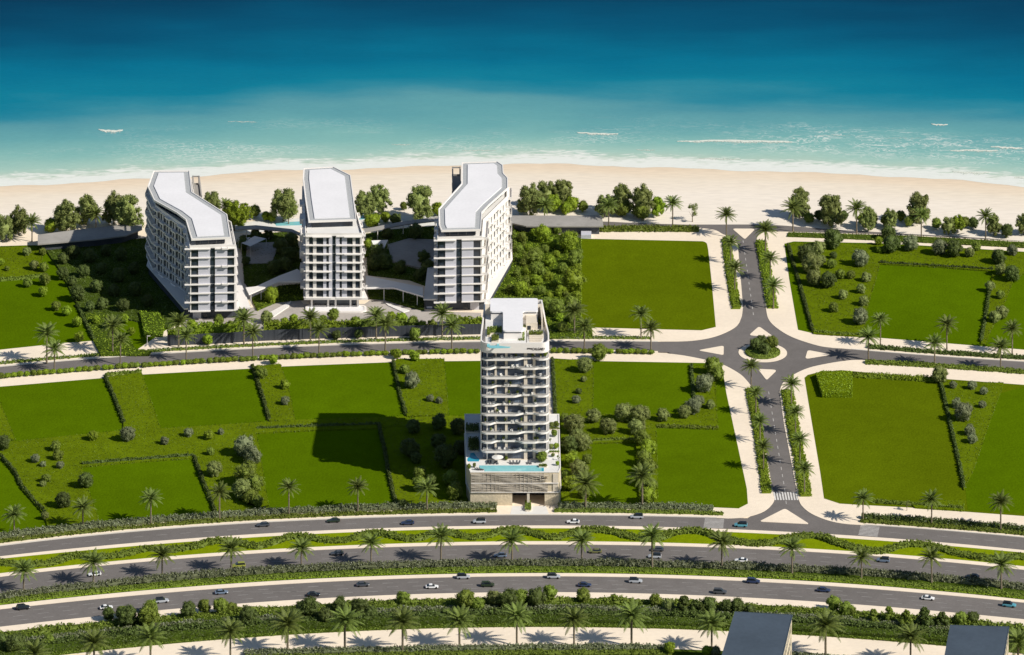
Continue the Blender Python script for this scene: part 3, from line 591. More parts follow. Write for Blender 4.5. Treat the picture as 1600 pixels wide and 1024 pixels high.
# planting belt along the near verge
xd = np.arange(-100, 1720, 20.0)
def belt(t0, t1, h, m, label, dens, sz):
    a = [(x, E['s4_lo'](x)*(1-t0)+E['D_lo'](x)*t0) for x in xd]; b = [(x, E['s4_lo'](x)*(1-t1)+E['D_lo'](x)*t1) for x in xd]
    meadow(a+b[::-1], h, dens, label, m=m, hb='soil', size=sz, name='shrub_belt')['category'] = 'shrubs'
belt(.10, .36, 1.3, 'leaf_mid', 'green shrub belt nearest the highway verge behind the sand strip', 2.6, .36)
belt(.36, .58, 1.0, 'leaf_grey', 'grey green shrub belt in the middle of the roadside planting', 2.6, .34)
belt(.58, .80, 1.9, 'leaf_dark', 'dark green tall shrub belt running through the roadside planting', 2.8, .4)
belt(.80, .995, .8, 'leaf_mid', 'low green shrub belt beside the pale sand strip with palms', 2.8, .32)
# ================================================================ PLANTS
TONE = {'b': ('leaf_bright', 'bright green'), 'm': ('leaf_mid', 'green'), 'o': ('leaf_olive', 'olive green'), 'g': ('leaf_grey', 'grey green'), 'd': ('leaf_dark', 'dark green')}
def plant(x, y, r, tone, kind, where, group, e=1.0, z=.15):
    """x, y = centre of the crown in the photo, r = its half width in photo pixels"""
    k = 1.62 if kind == 'broad' else 1.5 if kind == 'sparse' else 1.0
    H_px = r*(2.75 if kind == 'broad' else 2.6 if kind == 'sparse' else 2.1)*e
    if kind == 'cone': H_px = r*3.2*e; k = 1.45
    by = y+r*k*e; s = sc(by); wx, wy = P(x, by, z); D = 2*r/s*{'broad': 1.22, 'cone': 1.7}.get(kind, 1.26); Hm = H_px/s*(1.1 if kind == 'round' else 1.0)
    big = r >= 10.5
    size = 'small' if r < 7 else 'medium' if r < 10.5 else 'large' if r < 16 else 'very large'
    tm, tn = TONE[tone]
    nm = {'broad': 'tree', 'sparse': 'tree', 'cone': 'cypress_tree'}.get(kind, 'tree' if big else 'shrub')
    cat = 'tree' if 'tree' in nm else 'shrub'
    adj = {'broad': 'leafy', 'round': 'round', 'cone': 'pointed', 'sparse': 'slender'}[kind]
    rz = rng.uniform(0, 6.28); c = CROWN[kind][int(rng.integers(len(CROWN[kind])))]
    if cat == 'tree':
        t = empty(nm, (wx, wy, z), '', cat, group, rz)
        cr = put(bpy.data.objects.new('crown', c), t); tk = put(bpy.data.objects.new('trunk', TRUNK[kind][int(rng.integers(2))]), t)
        for q in (cr, tk): q.scale = (D*rng.uniform(.94, 1.06), D*rng.uniform(.94, 1.06), Hm)
        objmat(cr, M[tm])
    else:
        t = put(bpy.data.objects.new(nm, c)); t.location = (wx, wy, z); t.rotation_euler = (0, 0, rz); t.scale = (D, D, Hm); objmat(t, M[tm]); tag(t, '', cat, group)
    LAB.append((t, f"{size} {tn} {adj} {cat} {where}", x))
    return t
def many(spec, where, group, kind='broad', e=1.0):
    for q in spec:
        x, y, r, t = q[:4]; plant(x, y, r, t, q[4] if len(q) > 4 else kind, where, group, q[5] if len(q) > 5 else e)
G1 = 'trees along the beach'
many([(5, 352, 15, 'o'), (29, 341, 16, 'o'), (104, 334, 19, 'o'), (79, 354, 11, 'b', 'round'), (99, 350, 8, 'b', 'round'), (134, 324, 17, 'o'), (178, 321, 18, 'o'), (200, 329, 21, 'o'), (-12, 346, 14, 'o')], 'by the beach left of the blocks', G1)
many([(330, 313, 13, 'o'), (366, 333, 17, 'b'), (382, 330, 11, 'b'), (398, 331, 9, 'm', 'round'), (443, 315, 19, 'o'), (416, 338, 7, 'b', 'round'), (425, 340, 7, 'b', 'round')], 'between left and middle block', G1)
many([(570, 315, 15, 'o'), (592, 307, 16, 'o'), (583, 345, 13, 'b', 'round', .7), (603, 340, 8, 'b', 'round'), (656, 312, 20, 'o'), (684, 327, 10, 'b', 'round'), (631, 322, 6, 'm', 'round'), (618, 343, 9, 'd', 'round')], 'between middle and right block', G1)
many([(828, 308, 18, 'o'), (853, 300, 16, 'o'), (878.7, 298, 16, 'o'), (863, 318, 13, 'b', 'round'), (894, 319, 11, 'b', 'round'), (885, 326, 9, 'b', 'round'), (911, 323, 8, 'm', 'round'), (818, 326, 7, 'm', 'round')], 'behind the long grey pavilion roof', G1)
many([(945, 318, 13, 'o'), (970, 307, 17, 'o'), (1003, 310, 18, 'o'), (972, 326, 12, 'm', 'round'), (1003, 332, 12, 'm', 'round'), (1028.6, 320, 11, 'b'), (1082, 330, 11, 'o', 'sparse')], 'in the clump beside the beach road', G1)
many([(1249.5, 313, 17, 'o'), (1264, 341, 8, 'm', 'round'), (1299, 323, 19, 'o'), (1280, 337, 8, 'd', 'round'), (1318, 337, 8, 'd', 'round'), (1357, 338, 13, 'o'), (1346, 343, 7, 'b', 'round'), (1364, 344, 8, 'm', 'round'), (1391, 339, 11, 'o'),
      (1408, 338, 8, 'm', 'round'), (1384, 346, 8, 'm', 'round'), (1436, 320, 18, 'o'), (1463, 350, 8, 'm', 'round'), (1482, 350, 10, 'o'), (1496, 347, 10, 'b'), (1509, 348, 8, 'm', 'round'), (1521, 349, 8, 'd', 'round'), (1553, 348, 12, 'o'),
      (1573, 361, 10, 'd', 'round'), (1600, 347, 12, 'o'), (1420, 346, 8, 'm', 'round')], 'beside the shaded beach road', G1)
G2 = 'shrubs scattered over the rough meadows'
many([(1303, 374.6, 15, 'd'), (1261, 397, 14, 'd'), (1279, 388, 10.4, 'o'), (1268.6, 413, 15, 'o'), (1281, 408, 9, 'o'), (1272, 435, 12, 'o'), (1294, 438, 13, 'd'), (1299, 412.7, 8, 'm'), (1302, 400, 6, 'd'), (1313, 429, 8, 'm'), (1329, 430, 7, 'm'),
      (1345, 404, 13, 'g'), (1353.6, 434, 7.5, 'o'), (1346, 452, 7.5, 'o'), (1317, 461, 7.5, 'o'), (1350, 471, 8, 'o'), (1303, 481, 8, 'm'), (1343.5, 496, 12.5, 'g'), (1393, 382, 14, 'd'), (1388, 364, 11, 'd'), (1372.7, 377, 7, 'b'), (1374, 391, 5.5, 'b'), (1382, 390, 6, 'm'),
      (1423, 381, 12, 'g'), (1468, 387, 12.5, 'g'), (1491, 390, 13, 'd'), (1515, 395, 8, 'o'), (1525, 386, 7, 'm'), (1560.6, 402, 11.5, 'd'), (1582, 392, 8, 'g'), (1564, 421.6, 9, 'o'), (1582, 428, 12, 'd'), (1546.7, 448, 8, 'o'), (1563, 461, 7, 'm'), (1566, 488, 10, 'o'), (1555.5, 496, 9, 'o')],
     'on the meadow beyond the roundabout', G2, 'round')
many([(1469, 586, 12, 'o'), (1489.5, 602, 6, 'g'), (1519, 603, 7, 'g'), (1537, 611.5, 6.5, 'g'), (1494.6, 631, 8, 'g'), (1506, 645, 14, 'g'), (1535, 633, 6, 'g'), (1515, 673, 8.5, 'g'), (1519.5, 686, 8, 'g')], 'on the tapering meadow at far right', G2, 'round')
plant(1417, 789, 6, 'o', 'sparse', 'by the pavement south of the olive lawn', G2)
many([(934.6, 552, 12.5, 'm'), (913, 571, 12, 'o'), (912, 593, 5, 'o'), (904, 612, 5, 'd'), (900, 625, 6.5, 'g'), (1115, 573, 13, 'm'), (1122, 585, 9, 'm'), (1101, 600, 13.5, 'g'), (1110, 633, 7, 'o'), (1083, 636, 12, 'g'), (1069, 644, 10.4, 'o'), (1036, 650, 10, 'o'), (1091, 628, 9, 'g')],
     'around the lawn right of the tower', G2, 'round')
many([(975, 646, 14, 'o'), (1000.6, 649, 14, 'o'), (927, 651, 11, 'o'), (950, 666.7, 12.5, 'o'), (994, 668, 12, 'o'), (896.5, 663, 15, 'o'), (882, 654, 7, 'm'), (889, 696, 13, 'd'), (912, 692, 13, 'o'), (900, 682, 11, 'o'), (894, 719, 12, 'b'), (905, 735, 15, 'o'), (892, 756, 12, 'b'), (884, 742, 8, 'm'), (912, 770, 10, 'm'), (917, 718, 8, 'm'),
      (1003, 685, 12, 'm'), (1013, 700, 12, 'b'), (1006, 716, 12, 'm'), (1014, 731, 12, 'm'), (1008, 747, 12, 'b'), (1017, 760, 10.4, 'm'), (1012, 775, 13, 'b'), (1000, 670, 9, 'o')], 'in hedgerows right of the podium', G2, 'round')
many([(199, 679, 11.5, 'g'), (145, 682, 8, 'b'), (86, 698, 8, 'm'), (91, 712, 8, 'm'), (55, 717.5, 7, 'g'), (67, 726, 5, 'g'), (94, 727.6, 6, 'g'), (4, 693, 11.5, 'd'), (257, 689.5, 6.5, 'g'), (294.6, 677, 7, 'g'), (326, 680.6, 7.5, 'b'), (345, 675.6, 5, 'g'), (329, 706, 6.5, 'm'), (335, 734, 12, 'o'), (134, 751, 12, 'd'), (99, 782, 12, 'd'), (70, 806, 6, 'o'),
      (72, 748, 7, 'm'), (67, 757, 5, 'o')], 'on the wide left meadow', G2, 'round')
many([(381, 698, 16, 'g'), (394, 712, 14, 'g'), (385, 742, 18, 'm'), (378, 765, 15, 'o'), (398, 757, 14, 'm'), (392, 777, 12, 'm'), (402, 783, 10, 'm')], 'in the thicket between two lower lawns', G2, 'round')
many([(426.7, 562, 7.5, 'b'), (409, 584, 9, 'm'), (445.7, 602, 7.5, 'b'), (445, 627, 7, 'g'), (403, 577, 6, 'b')], 'on the narrow meadow strip', G2, 'round')
many([(619.7, 553, 7.5, 'b'), (647.6, 557.5, 8, 'b'), (643, 596, 12.5, 'g'), (632, 578, 8, 'm'), (672, 623.5, 6, 'g'), (686, 627, 5.5, 'g')], 'on the bright meadow square', G2, 'round')
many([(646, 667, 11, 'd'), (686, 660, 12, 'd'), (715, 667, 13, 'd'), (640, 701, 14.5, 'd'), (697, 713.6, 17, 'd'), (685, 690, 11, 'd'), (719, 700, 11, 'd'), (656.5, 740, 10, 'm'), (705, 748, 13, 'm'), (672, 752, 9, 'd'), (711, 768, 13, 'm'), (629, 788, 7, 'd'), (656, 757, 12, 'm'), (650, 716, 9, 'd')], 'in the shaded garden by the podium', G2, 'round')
many([(42, 393.6, 6.5, 'o'), (66.5, 393.6, 6, 'm'), (1, 410, 6, 'b'), (53, 415, 7.5, 'o'), (68, 418, 7.5, 'm'), (70, 437, 8.5, 'm'), (42.7, 442, 7, 'm'), (67, 456, 7.5, 'b'), (97.8, 428, 9.5, 'd'), (122, 458.4, 12, 'd'), (87.6, 478.7, 7, 'm'), (103.6, 486, 7.5, 'b'), (120.6, 503, 8, 'b'), (124, 527, 8, 'b'), (11, 420, 4, 'm')],
     'on the upper left lawn', G2, 'round')
many([(150, 500, 7, 'b'), (195, 498, 7, 'b'), (205, 518, 6, 'b'), (170, 508, 8, 'b'), (341.6, 501, 8, 'm'), (324.6, 531, 8, 'b'), (417, 496, 9, 'o'), (459, 498, 7, 'b'), (520, 492, 9, 'm'), (505, 499, 6, 'm'), (628, 499, 10, 'b'), (645, 507, 11, 'm'), (538, 517, 8, 'd'), (300, 508, 8, 'b'), (318, 512, 7, 'm'), (362, 510, 8, 'm'), (372, 505, 7, 'b'), (430, 508, 8, 'm'), (445, 504, 7, 'b'), (473, 506, 8, 'm'), (492, 505, 7, 'b'), (557, 505, 9, 'm'), (573, 508, 8, 'b'), (618, 512, 9, 'm'), (660, 512, 9, 'b'), (675, 508, 8, 'm'), (722, 505, 9, 'm'), (738, 508, 8, 'b'), (648, 522, 9, 'm'), (526, 524, 7, 'd'), (560, 522, 7, 'd'), (705, 500, 9, 'm'), (612, 494, 7, 'b')],
     'behind the slatted fence', 'trees in front of the beach blocks', 'round')
plant(424, 462, 10, 'b', 'round', 'in the drop off bed under the left canopy', 'trees in front of the beach blocks', 1.3)
many([(848.5, 366, 13.5, 'b'), (888, 379, 16.5, 'b'), (899, 405, 11.6, 'm'), (834, 402, 13.5, 'm'), (838, 420, 10.7, 'm'), (858.6, 408.6, 9, 'b'), (897, 440, 17.4, 'b'), (857.5, 433, 7.7, 'b'), (836, 438, 8.7, 'b'), (876.6, 456, 8.7, 'b'), (815, 452, 11.6, 'b'), (818, 411, 6.8, 'm'), (816, 372, 7.7, 'm'), (870, 482, 13.5, 'm'), (892, 474, 10.7, 'm'),
      (879, 512, 8.7, 'm'), (853, 474, 9.7, 'm'), (824, 425, 6.8, 'b'), (812, 390, 6.8, 'm'), (862, 380, 8.7, 'b'), (880, 420, 8.7, 'm'), (845, 455, 7.7, 'm'), (797, 452, 6.8, 'm'), (869, 398, 6, 'b'), (851, 390, 7, 'm'), (826, 388, 6, 'b'), (847, 425, 7, 'm'), (866, 444, 6, 'b'), (822, 440, 7, 'm'), (884, 460, 6, 'm'), (858, 462, 6, 'b'), (874, 497, 7, 'b'), (893, 497, 8, 'm'), (902, 420, 7, 'b'), (905, 395, 6, 'm'), (828, 456, 6, 'b'), (843, 440, 5, 'b'), (808, 428, 6, 'm'), (833, 364, 6, 'b'), (871, 360, 7, 'm'), (886, 445, 6, 'b'), (902, 462, 7, 'b'), (903, 480, 6, 'm')], 'in the lush garden', 'trees of the lush garden', 'round')
many([(98, 405, 9, 'd'), (115, 395, 10, 'd'), (140, 400, 11, 'd'), (165, 392, 9, 'd'), (190, 398, 10, 'd'), (130, 425, 10, 'd'), (158, 420, 9, 'd'), (185, 430, 11, 'd'), (208, 420, 9, 'd'), (150, 448, 10, 'd'), (178, 455, 9, 'd'), (210, 452, 11, 'd'), (160, 475, 9, 'd'), (192, 478, 10, 'd'), (230, 470, 9, 'd'), (112, 440, 8, 'd'), (140, 480, 8, 'd')], 'in the shaded garden left of the blocks', 'trees of the shaded garden', 'round')  # dark crowns added so their colour deepens the garden's shade
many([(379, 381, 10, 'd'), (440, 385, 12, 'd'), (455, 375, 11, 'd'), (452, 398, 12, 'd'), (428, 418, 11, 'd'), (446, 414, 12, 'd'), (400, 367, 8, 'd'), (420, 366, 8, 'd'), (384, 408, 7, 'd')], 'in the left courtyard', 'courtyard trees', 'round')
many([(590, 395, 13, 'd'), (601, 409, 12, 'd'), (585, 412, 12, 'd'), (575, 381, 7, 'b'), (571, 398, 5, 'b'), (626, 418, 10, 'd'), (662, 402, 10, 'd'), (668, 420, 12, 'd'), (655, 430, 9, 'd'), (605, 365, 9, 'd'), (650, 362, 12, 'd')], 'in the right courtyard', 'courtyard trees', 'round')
many([(1181, 538, 9.5, 'd'), (1189, 534, 9.5, 'd'), (1206, 536, 10, 'm'), (1196, 546, 9, 'd')], 'on the roundabout island', 'shrubs on the roundabout', 'round')
GB = 'trees of the roadside planting belt'
many([(170, 959.6, 10, 'd'), (198, 964, 16, 'd'), (232, 963, 18, 'm'), (190, 957, 9, 'm'), (236, 948, 10, 'm'), (293, 955, 13, 'd'), (319, 948, 10.4, 'm'), (345, 948, 13, 'm'), (388.6, 964, 14, 'd'), (75, 1001, 9, 'm'), (25, 1007, 15, 'd'), (2, 1001, 10, 'd'), (362, 951, 9, 'm')], 'in the belt at lower left', GB, 'round')
many([(471, 953, 12, 'd'), (486, 950, 15, 'd'), (508, 964, 12, 'd'), (531, 946, 12, 'd'), (562.5, 950, 14, 'd'), (460, 962, 10, 'd'), (630, 936, 11, 'm'), (578, 958, 10, 'd'), (447, 958, 9, 'd'), (727.6, 938, 16, 'm'), (773, 936, 12, 'o'), (794, 938, 15, 'd'), (745, 945, 11, 'm'), (812.7, 935, 13, 'm'), (838, 935, 15, 'd'), (859.7, 927, 11, 'm'), (910.5, 932, 11, 'm')], 'in the belt below the tower', GB, 'round')
many([(1025, 939, 10, 'm'), (1044, 947, 10, 'o'), (1108, 946, 12, 'd'), (1135, 949, 11, 'd'), (1152, 949, 12, 'd'), (1172, 955, 9, 'd'), (1303, 943, 11, 'm'), (1322, 951, 11, 'm'), (1502, 967, 11, 'm'), (1520, 967, 10, 'd'), (1330, 955, 8, 'm')], 'in the belt at lower right', GB, 'round')
many([(1069, 948, 11, 'd'), (1086, 952, 9.5, 'd'), (1365, 964, 8, 'm'), (1389, 962, 9, 'm'), (1416, 969, 10, 'm'), (1445, 968, 12, 'd'), (1472, 970, 9, 'd'), (1096, 955, 8, 'd')], 'in the belt at lower right', GB, 'cone', .9)
# ------------------------------------------------ palms
def palm(x, y, bx, by, r, where, group):
    z = .15; s = sc(by); wx, wy = P(bx, by, z); t = empty('palm_tree', (wx, wy, z), '', 'palm', group, rng.uniform(0, 6.28))
    h = max(2.5, (by-y)/s+.15); c = r/s*1.25*rng.uniform(.9, 1.1)
    tk = put(bpy.data.objects.new('trunk', PTRUNK), t); tk.scale = (c/4.6, c/4.6, h)
    cr = put(bpy.data.objects.new('crown', PALMC[int(rng.integers(4))]), t); cr.location = (0, 0, h-.1); cr.scale = (c, c, c*1.02); cr.rotation_euler = (rng.uniform(-.06, .06), rng.uniform(-.06, .06), 0)
    LAB.append((t, 'feathery palm '+where, x))
def palms(L_, r, where, group):
    for x, y, bx, by in L_: palm(x, y, bx, by, r, where, group)
palms([(54, 1022, 54, 1078), (147, 1006, 147, 1052), (235, 997, 235, 1040), (359, 988, 360, 1032), (451, 977, 449.5, 1020.5), (539, 972, 539, 1017), (630, 974, 629, 1019), (719, 972, 718, 1012), (807.6, 964, 807.6, 1009), (898, 970, 897, 1009), (987, 964, 987, 1010), (1111, 976, 1112, 1017), (1290, 979, 1290, 1026), (1422, 997, 1423, 1037), (1591, 1006, 1591, 1045)],
      25, 'in the nearest row on pale sand', 'palms of the nearest row')
palms([(37, 893, 37, 924.5), (146, 880, 146, 912.6), (254, 869, 253.5, 901), (360.6, 859, 361.5, 893.5), (472, 858, 471, 887), (581, 850, 580, 882), (689, 840, 689, 878), (800, 846, 800, 880), (908, 846, 909, 878), (1019, 839, 1019, 886), (1128, 849, 1128, 888), (1237, 857, 1237.6, 896), (1346, 872, 1346, 903.7), (1454, 872, 1455.5, 910), (1564, 884, 1564.5, 920), (-70, 905, -70, 940)],
      20.5, 'on the highway median hedge', 'palms of the highway median')
palms([(23, 805, 22, 837.6), (130, 794, 129.6, 826), (235.7, 780, 235.7, 820), (343, 771, 343, 813.5), (452, 763, 451.5, 807), (559, 762, 559, 800), (668, 764, 667, 798)], 18, 'by the service road left of the tower', 'palms along the service road')
palms([(915.6, 757, 915, 795), (1003, 745, 1003.5, 795)], 22, 'by the service road beside the podium', 'palms along the service road')
palms([(1348.5, 780, 1348.5, 815), (1455, 782, 1455.6, 820), (1564.5, 786, 1563.6, 830)], 17.5, 'by the service road right of the crossing', 'palms along the service road')
palms([(73.6, 522, 73, 567.6), (176.5, 510, 176, 552), (277, 505, 279, 543.5), (380, 500, 381, 540), (484, 497, 485, 534.6), (587, 495, 587.7, 531), (689.5, 491, 691, 527), (898, 488, 897.5, 523), (1002, 492, 1001.6, 529.5)], 18.5, 'on the upper boulevard verge', 'palms along the beach boulevard')
palms([(84, 547, 85, 579), (188, 533, 188, 570), (291, 526, 291, 564), (395, 520, 395, 560), (498.5, 517, 498.5, 553.7), (603, 508, 602, 550), (707, 510, 706, 547), (913, 512, 913, 546), (1017, 515, 1017, 547)], 17, 'on the lower boulevard verge', 'palms along the beach boulevard')
palms([(1375, 501, 1375.5, 542), (1479, 508, 1479.5, 546), (1582, 515, 1581.6, 553.7)], 16, 'on the upper verge right of the roundabout', 'palms right of the roundabout')
palms([(1356, 528, 1357, 562.5), (1460, 538, 1460.5, 571.5), (1563, 543, 1563.5, 578)], 17, 'on the lower verge right of the roundabout', 'palms right of the roundabout')
palms([(1134.7, 337, 1135, 370), (1140, 380, 1141.6, 412.7), (1146.7, 420, 1148, 456)], 16, 'left of the upper cross road', 'palms along the cross road')
palms([(1196, 360, 1196, 395), (1205, 405, 1203.5, 438), (1210, 448, 1208.5, 482.5)], 16, 'right of the upper cross road', 'palms along the cross road')
palms([(1173, 573, 1173.6, 608), (1181, 615, 1181, 649), (1187, 660, 1187.6, 692), (1195, 699, 1193, 736)], 15, 'left of the lower cross road', 'palms along the cross road')
palms([(1237, 601, 1236.5, 635), (1244.4, 645, 1243, 679), (1251, 688, 1250, 727.6), (1257, 734, 1257, 773)], 16, 'right of the lower cross road', 'palms along the cross road')
palms([(51, 348, 50, 378), (150, 336, 150, 360), (-28, 352, -28, 384)], 16, 'by the beach left of the left block', 'palms along the beach')
palms([(352, 322, 352, 352), (452, 326, 451, 350)], 13, 'between the beach blocks', 'palms along the beach')
palms([(851, 322, 851, 344), (951, 322, 951, 356), (1051, 319, 1051, 355)], 16.5, 'by the beach right of the blocks', 'palms along the beach')
palms([(1239, 326, 1239, 362), (1338, 327, 1338.5, 365), (1440, 337, 1439.5, 372), (1540, 339, 1540, 377)], 16, 'along the shaded beach road at right', 'palms along the beach')
# ------------------------------------------------ hedges
def hedge(pts, w, h, m, label, dens=7.0, leaf=.25, wave=.22, z0=.13, extra=None, name='hedge'):
    L_ = np.array([P(a, b, 0) for a, b in pts]) if not isinstance(pts, np.ndarray) else pts
    p = smooth_line(L_, 1.6); n = len(p); t = np.gradient(p, axis=0); t /= np.linalg.norm(t, axis=1, keepdims=True)+1e-9; nn = np.column_stack([-t[:, 1], t[:, 0]])
    prof = [(-.5, 0), (-.47, .55), (-.34, .86), (0, .95), (.34, .86), (.47, .55), (.5, 0)]; k = len(prof); mb = MB(); vs = []
    j1 = rng.uniform(-wave, wave, (n, k, 2))
    hh = h*(1+np.interp(np.arange(n), np.arange(0, n+4, 4), rng.normal(size=len(np.arange(0, n+4, 4))))*wave*.5)
    for i in range(n):
        for a, (u, v) in enumerate(prof):
            q = p[i]+nn[i]*w*.86*u*(1+j1[i, a, 0]); vs.append((q[0], q[1], z0-.1+hh[i]*.86*v*(1+j1[i, a, 1]*.6)))
    mb.add(vs, [(i*k+a, i*k+a+1, (i+1)*k+a+1, (i+1)*k+a) for i in range(n-1) for a in range(k-1)]+[tuple(range(k)), tuple((n-1)*k+a for a in range(k-1, -1, -1))])
    seg = np.linalg.norm(np.diff(p, axis=0), axis=1); tot = seg.sum(); cnt = int(tot*(w+2*h)*dens); cum = np.concatenate([[0], np.cumsum(seg)])
    nc = int(tot*(w+2*h)*1.9/(leaf/.24)); kk = max(5, int(9*dens/7)); sp = rng.uniform(0, tot, nc)
    X = np.interp(sp, cum, p[:, 0]); Y = np.interp(sp, cum, p[:, 1]); NX = np.interp(sp, cum, nn[:, 0]); NY = np.interp(sp, cum, nn[:, 1]); H = np.interp(sp, cum, hh)
    a = rng.uniform(.05, math.pi-.05, nc); rr = rng.uniform(.78, 1.1, nc); u = np.cos(a)*w*.5*rr; v = np.minimum(1.0, np.sin(a)*1.3)*H*.9*rr
    C = np.column_stack([X+NX*u, Y+NY*u, z0-.05+v]); cr = rng.uniform(.22, .48, nc)*min(1.3, max(.6, h/1.4))
    d = sphere_dirs(nc*kk); Q = np.repeat(C, kk, 0)+d*np.repeat(cr, kk)[:, None]*rng.uniform(.6, 1.15, (nc*kk, 1)); Q[:, 2] = np.maximum(Q[:, 2], z0+.02)
    add_leaves(mb, Q, d+rng.normal(size=d.shape)*.4+(0, 0, .25), leaf, .6, 0)
    if extra:
        m2 = rng.random(len(Q)) < extra*.8; add_leaves(mb, Q[m2]+(0, 0, .12), d[m2]+(0, 0, .8), leaf*.8, .8, 1)
    o = mb.build(name, [M[m]]+([M['flowers']] if extra else [])); return tag(o, label, 'hedge')
def along(e, off, x0, x1, step=22): return [(x, float(E[e](x))+off) for x in np.arange(x0, x1+step*.5, step)]
hedge(along('A_up', -11.5, -60, 776), 2.6, 1.9, 'leaf_grey', 'tall grey green hedge with pale flowers behind the service road left of the tower', extra=.16)
hedge(along('A_up', -5.0, -60, 784), 2.2, 1.0, 'leaf_mid', 'low green hedge at the kerb of the service road left of the tower')
hedge(along('A_up', -11, 872, 1116), 2.6, 1.9, 'leaf_grey', 'tall grey green hedge behind the service road right of the tower', extra=.12)
hedge(along('A_up', -5.0, 866, 1120), 2.2, 1.0, 'leaf_mid', 'low green hedge at the kerb of the service road right of the tower')
hedge(along('A_up', -9.5, 1346, 1680), 2.6, 1.8, 'leaf_dark', 'tall dark hedge behind the service road right of the crossing', extra=.10)
hedge(along('A_up', -4.2, 1344, 1680), 2.4, 1.0, 'leaf_mid', 'low green hedge at the kerb of the service road right of the crossing')
hedge(along('B_lo', 7, -80, 1680), 3.4, 1.7, 'leaf_grey', 'long grey green hedge with pale flowers between the highway carriageways', extra=.18)
hedge(along('s3_up', -4.0, -80, 1680), 3.2, 1.0, 'leaf_mid', 'long low green hedge in front of the grey one on the highway median')
hedge(along('s3_up', -1.2, -80, 1680), 1.2, .45, 'leaf_bright', 'thin bright green edging below the highway median hedges')
WAVE = [(-60, 872), (0, 879), (38, 880), (76, 878), (114, 868.5), (152, 868), (190, 865), (228.6, 857), (267, 857.5), (305, 852.5), (330, 847), (368, 846), (400, 851.5), (433, 844), (463.5, 838), (501.6, 842), (540, 842), (578, 833), (603, 834.5), (628.6, 839), (654, 839), (692, 830.5), (730, 837), (755.6, 836), (781, 830), (800, 827),
       (825, 831), (863.5, 837.6), (889, 833), (914, 828.5), (952, 830), (990.5, 837.6), (1028.6, 839), (1054, 832), (1092, 831), (1130, 840), (1168, 846), (1200, 846), (1238, 839.5), (1276, 838.5), (1314, 848.5), (1352, 856.5), (1378, 858), (1416, 851), (1454, 852.5), (1492, 862), (1543, 870), (1600, 869.5), (1660, 880)]
WAVE = [(x, (E['s1_lo'](x)+E['m1_lo'](x))/2+4.0+1.3*(y-(E['s1_lo'](x)+E['m1_lo'](x))/2)) for x, y in WAVE]
hedge(WAVE,
      4.0, 1.3, 'leaf_mid', 'long hedge weaving in waves along the bright median lawn', leaf=.3, wave=.2)
hedge([(382, 1024), (500, 1021), (629, 1018), (750, 1016), (880, 1015), (1000, 1015), (1040, 1016)], 3.0, 1.6, 'leaf_grey', 'grey green hedge along the bottom edge of the photo', extra=.12)
hedge([(382, 1031), (500, 1028), (629, 1025), (750, 1023), (880, 1022), (1000, 1022), (1050, 1023)], 3.0, 1.1, 'leaf_mid', 'lower green hedge along the very bottom edge of the photo')
hedge([(1238, 1026), (1290, 1030), (1400, 1038), (1480, 1044)], 3.0, 1.3, 'leaf_grey', 'short grey green hedge between the two dark roofed buildings', extra=.1)
for b in ((1046, 1013, 9, 'b'), (1105, 1018, 8, 'b'), (1118, 1019, 8, 'g')): plant(*b, 'round', 'at the end of the bottom hedge', 'shrubs by the bottom hedge')
hedge(along('E_up', -4.5, -60, 1024), 2.6, .55, 'leaf_mid', 'low flowering ground hedge on the upper verge of the boulevard', extra=.22)
hedge(along('ER_up', -4.5, 1356, 1680), 3.0, 1.1, 'leaf_dark', 'dark green hedge on the upper verge right of the roundabout')
hedge(along('ER_lo', 5.0, 1352, 1680), 3.2, 1.2, 'leaf_mid', 'bushy green hedge on the lower verge right of the roundabout', wave=.22)
hedge([(1134.5, 375), (1142, 430), (1151, 484)], 3.8, 1.1, 'leaf_bright', 'leafy hedge strip left of the upper cross road')
hedge([(1189, 379), (1198, 430), (1207, 483)], 4.3, 1.1, 'leaf_bright', 'leafy hedge strip right of the upper cross road')
hedge([(1172, 609), (1181, 655), (1190, 715), (1198, 772)], 3.6, 1.1, 'leaf_bright', 'leafy hedge strip left of the lower cross road')
hedge([(1230, 612), (1239, 665), (1250, 722), (1258.5, 777)], 4.6, 1.1, 'leaf_bright', 'leafy hedge strip right of the lower cross road')
hedge([(930, 360.5), (1010, 360), (1092, 360.5)], 4.6, 1.5, 'leaf_mid', 'dense green hedge between beach road and sand path')
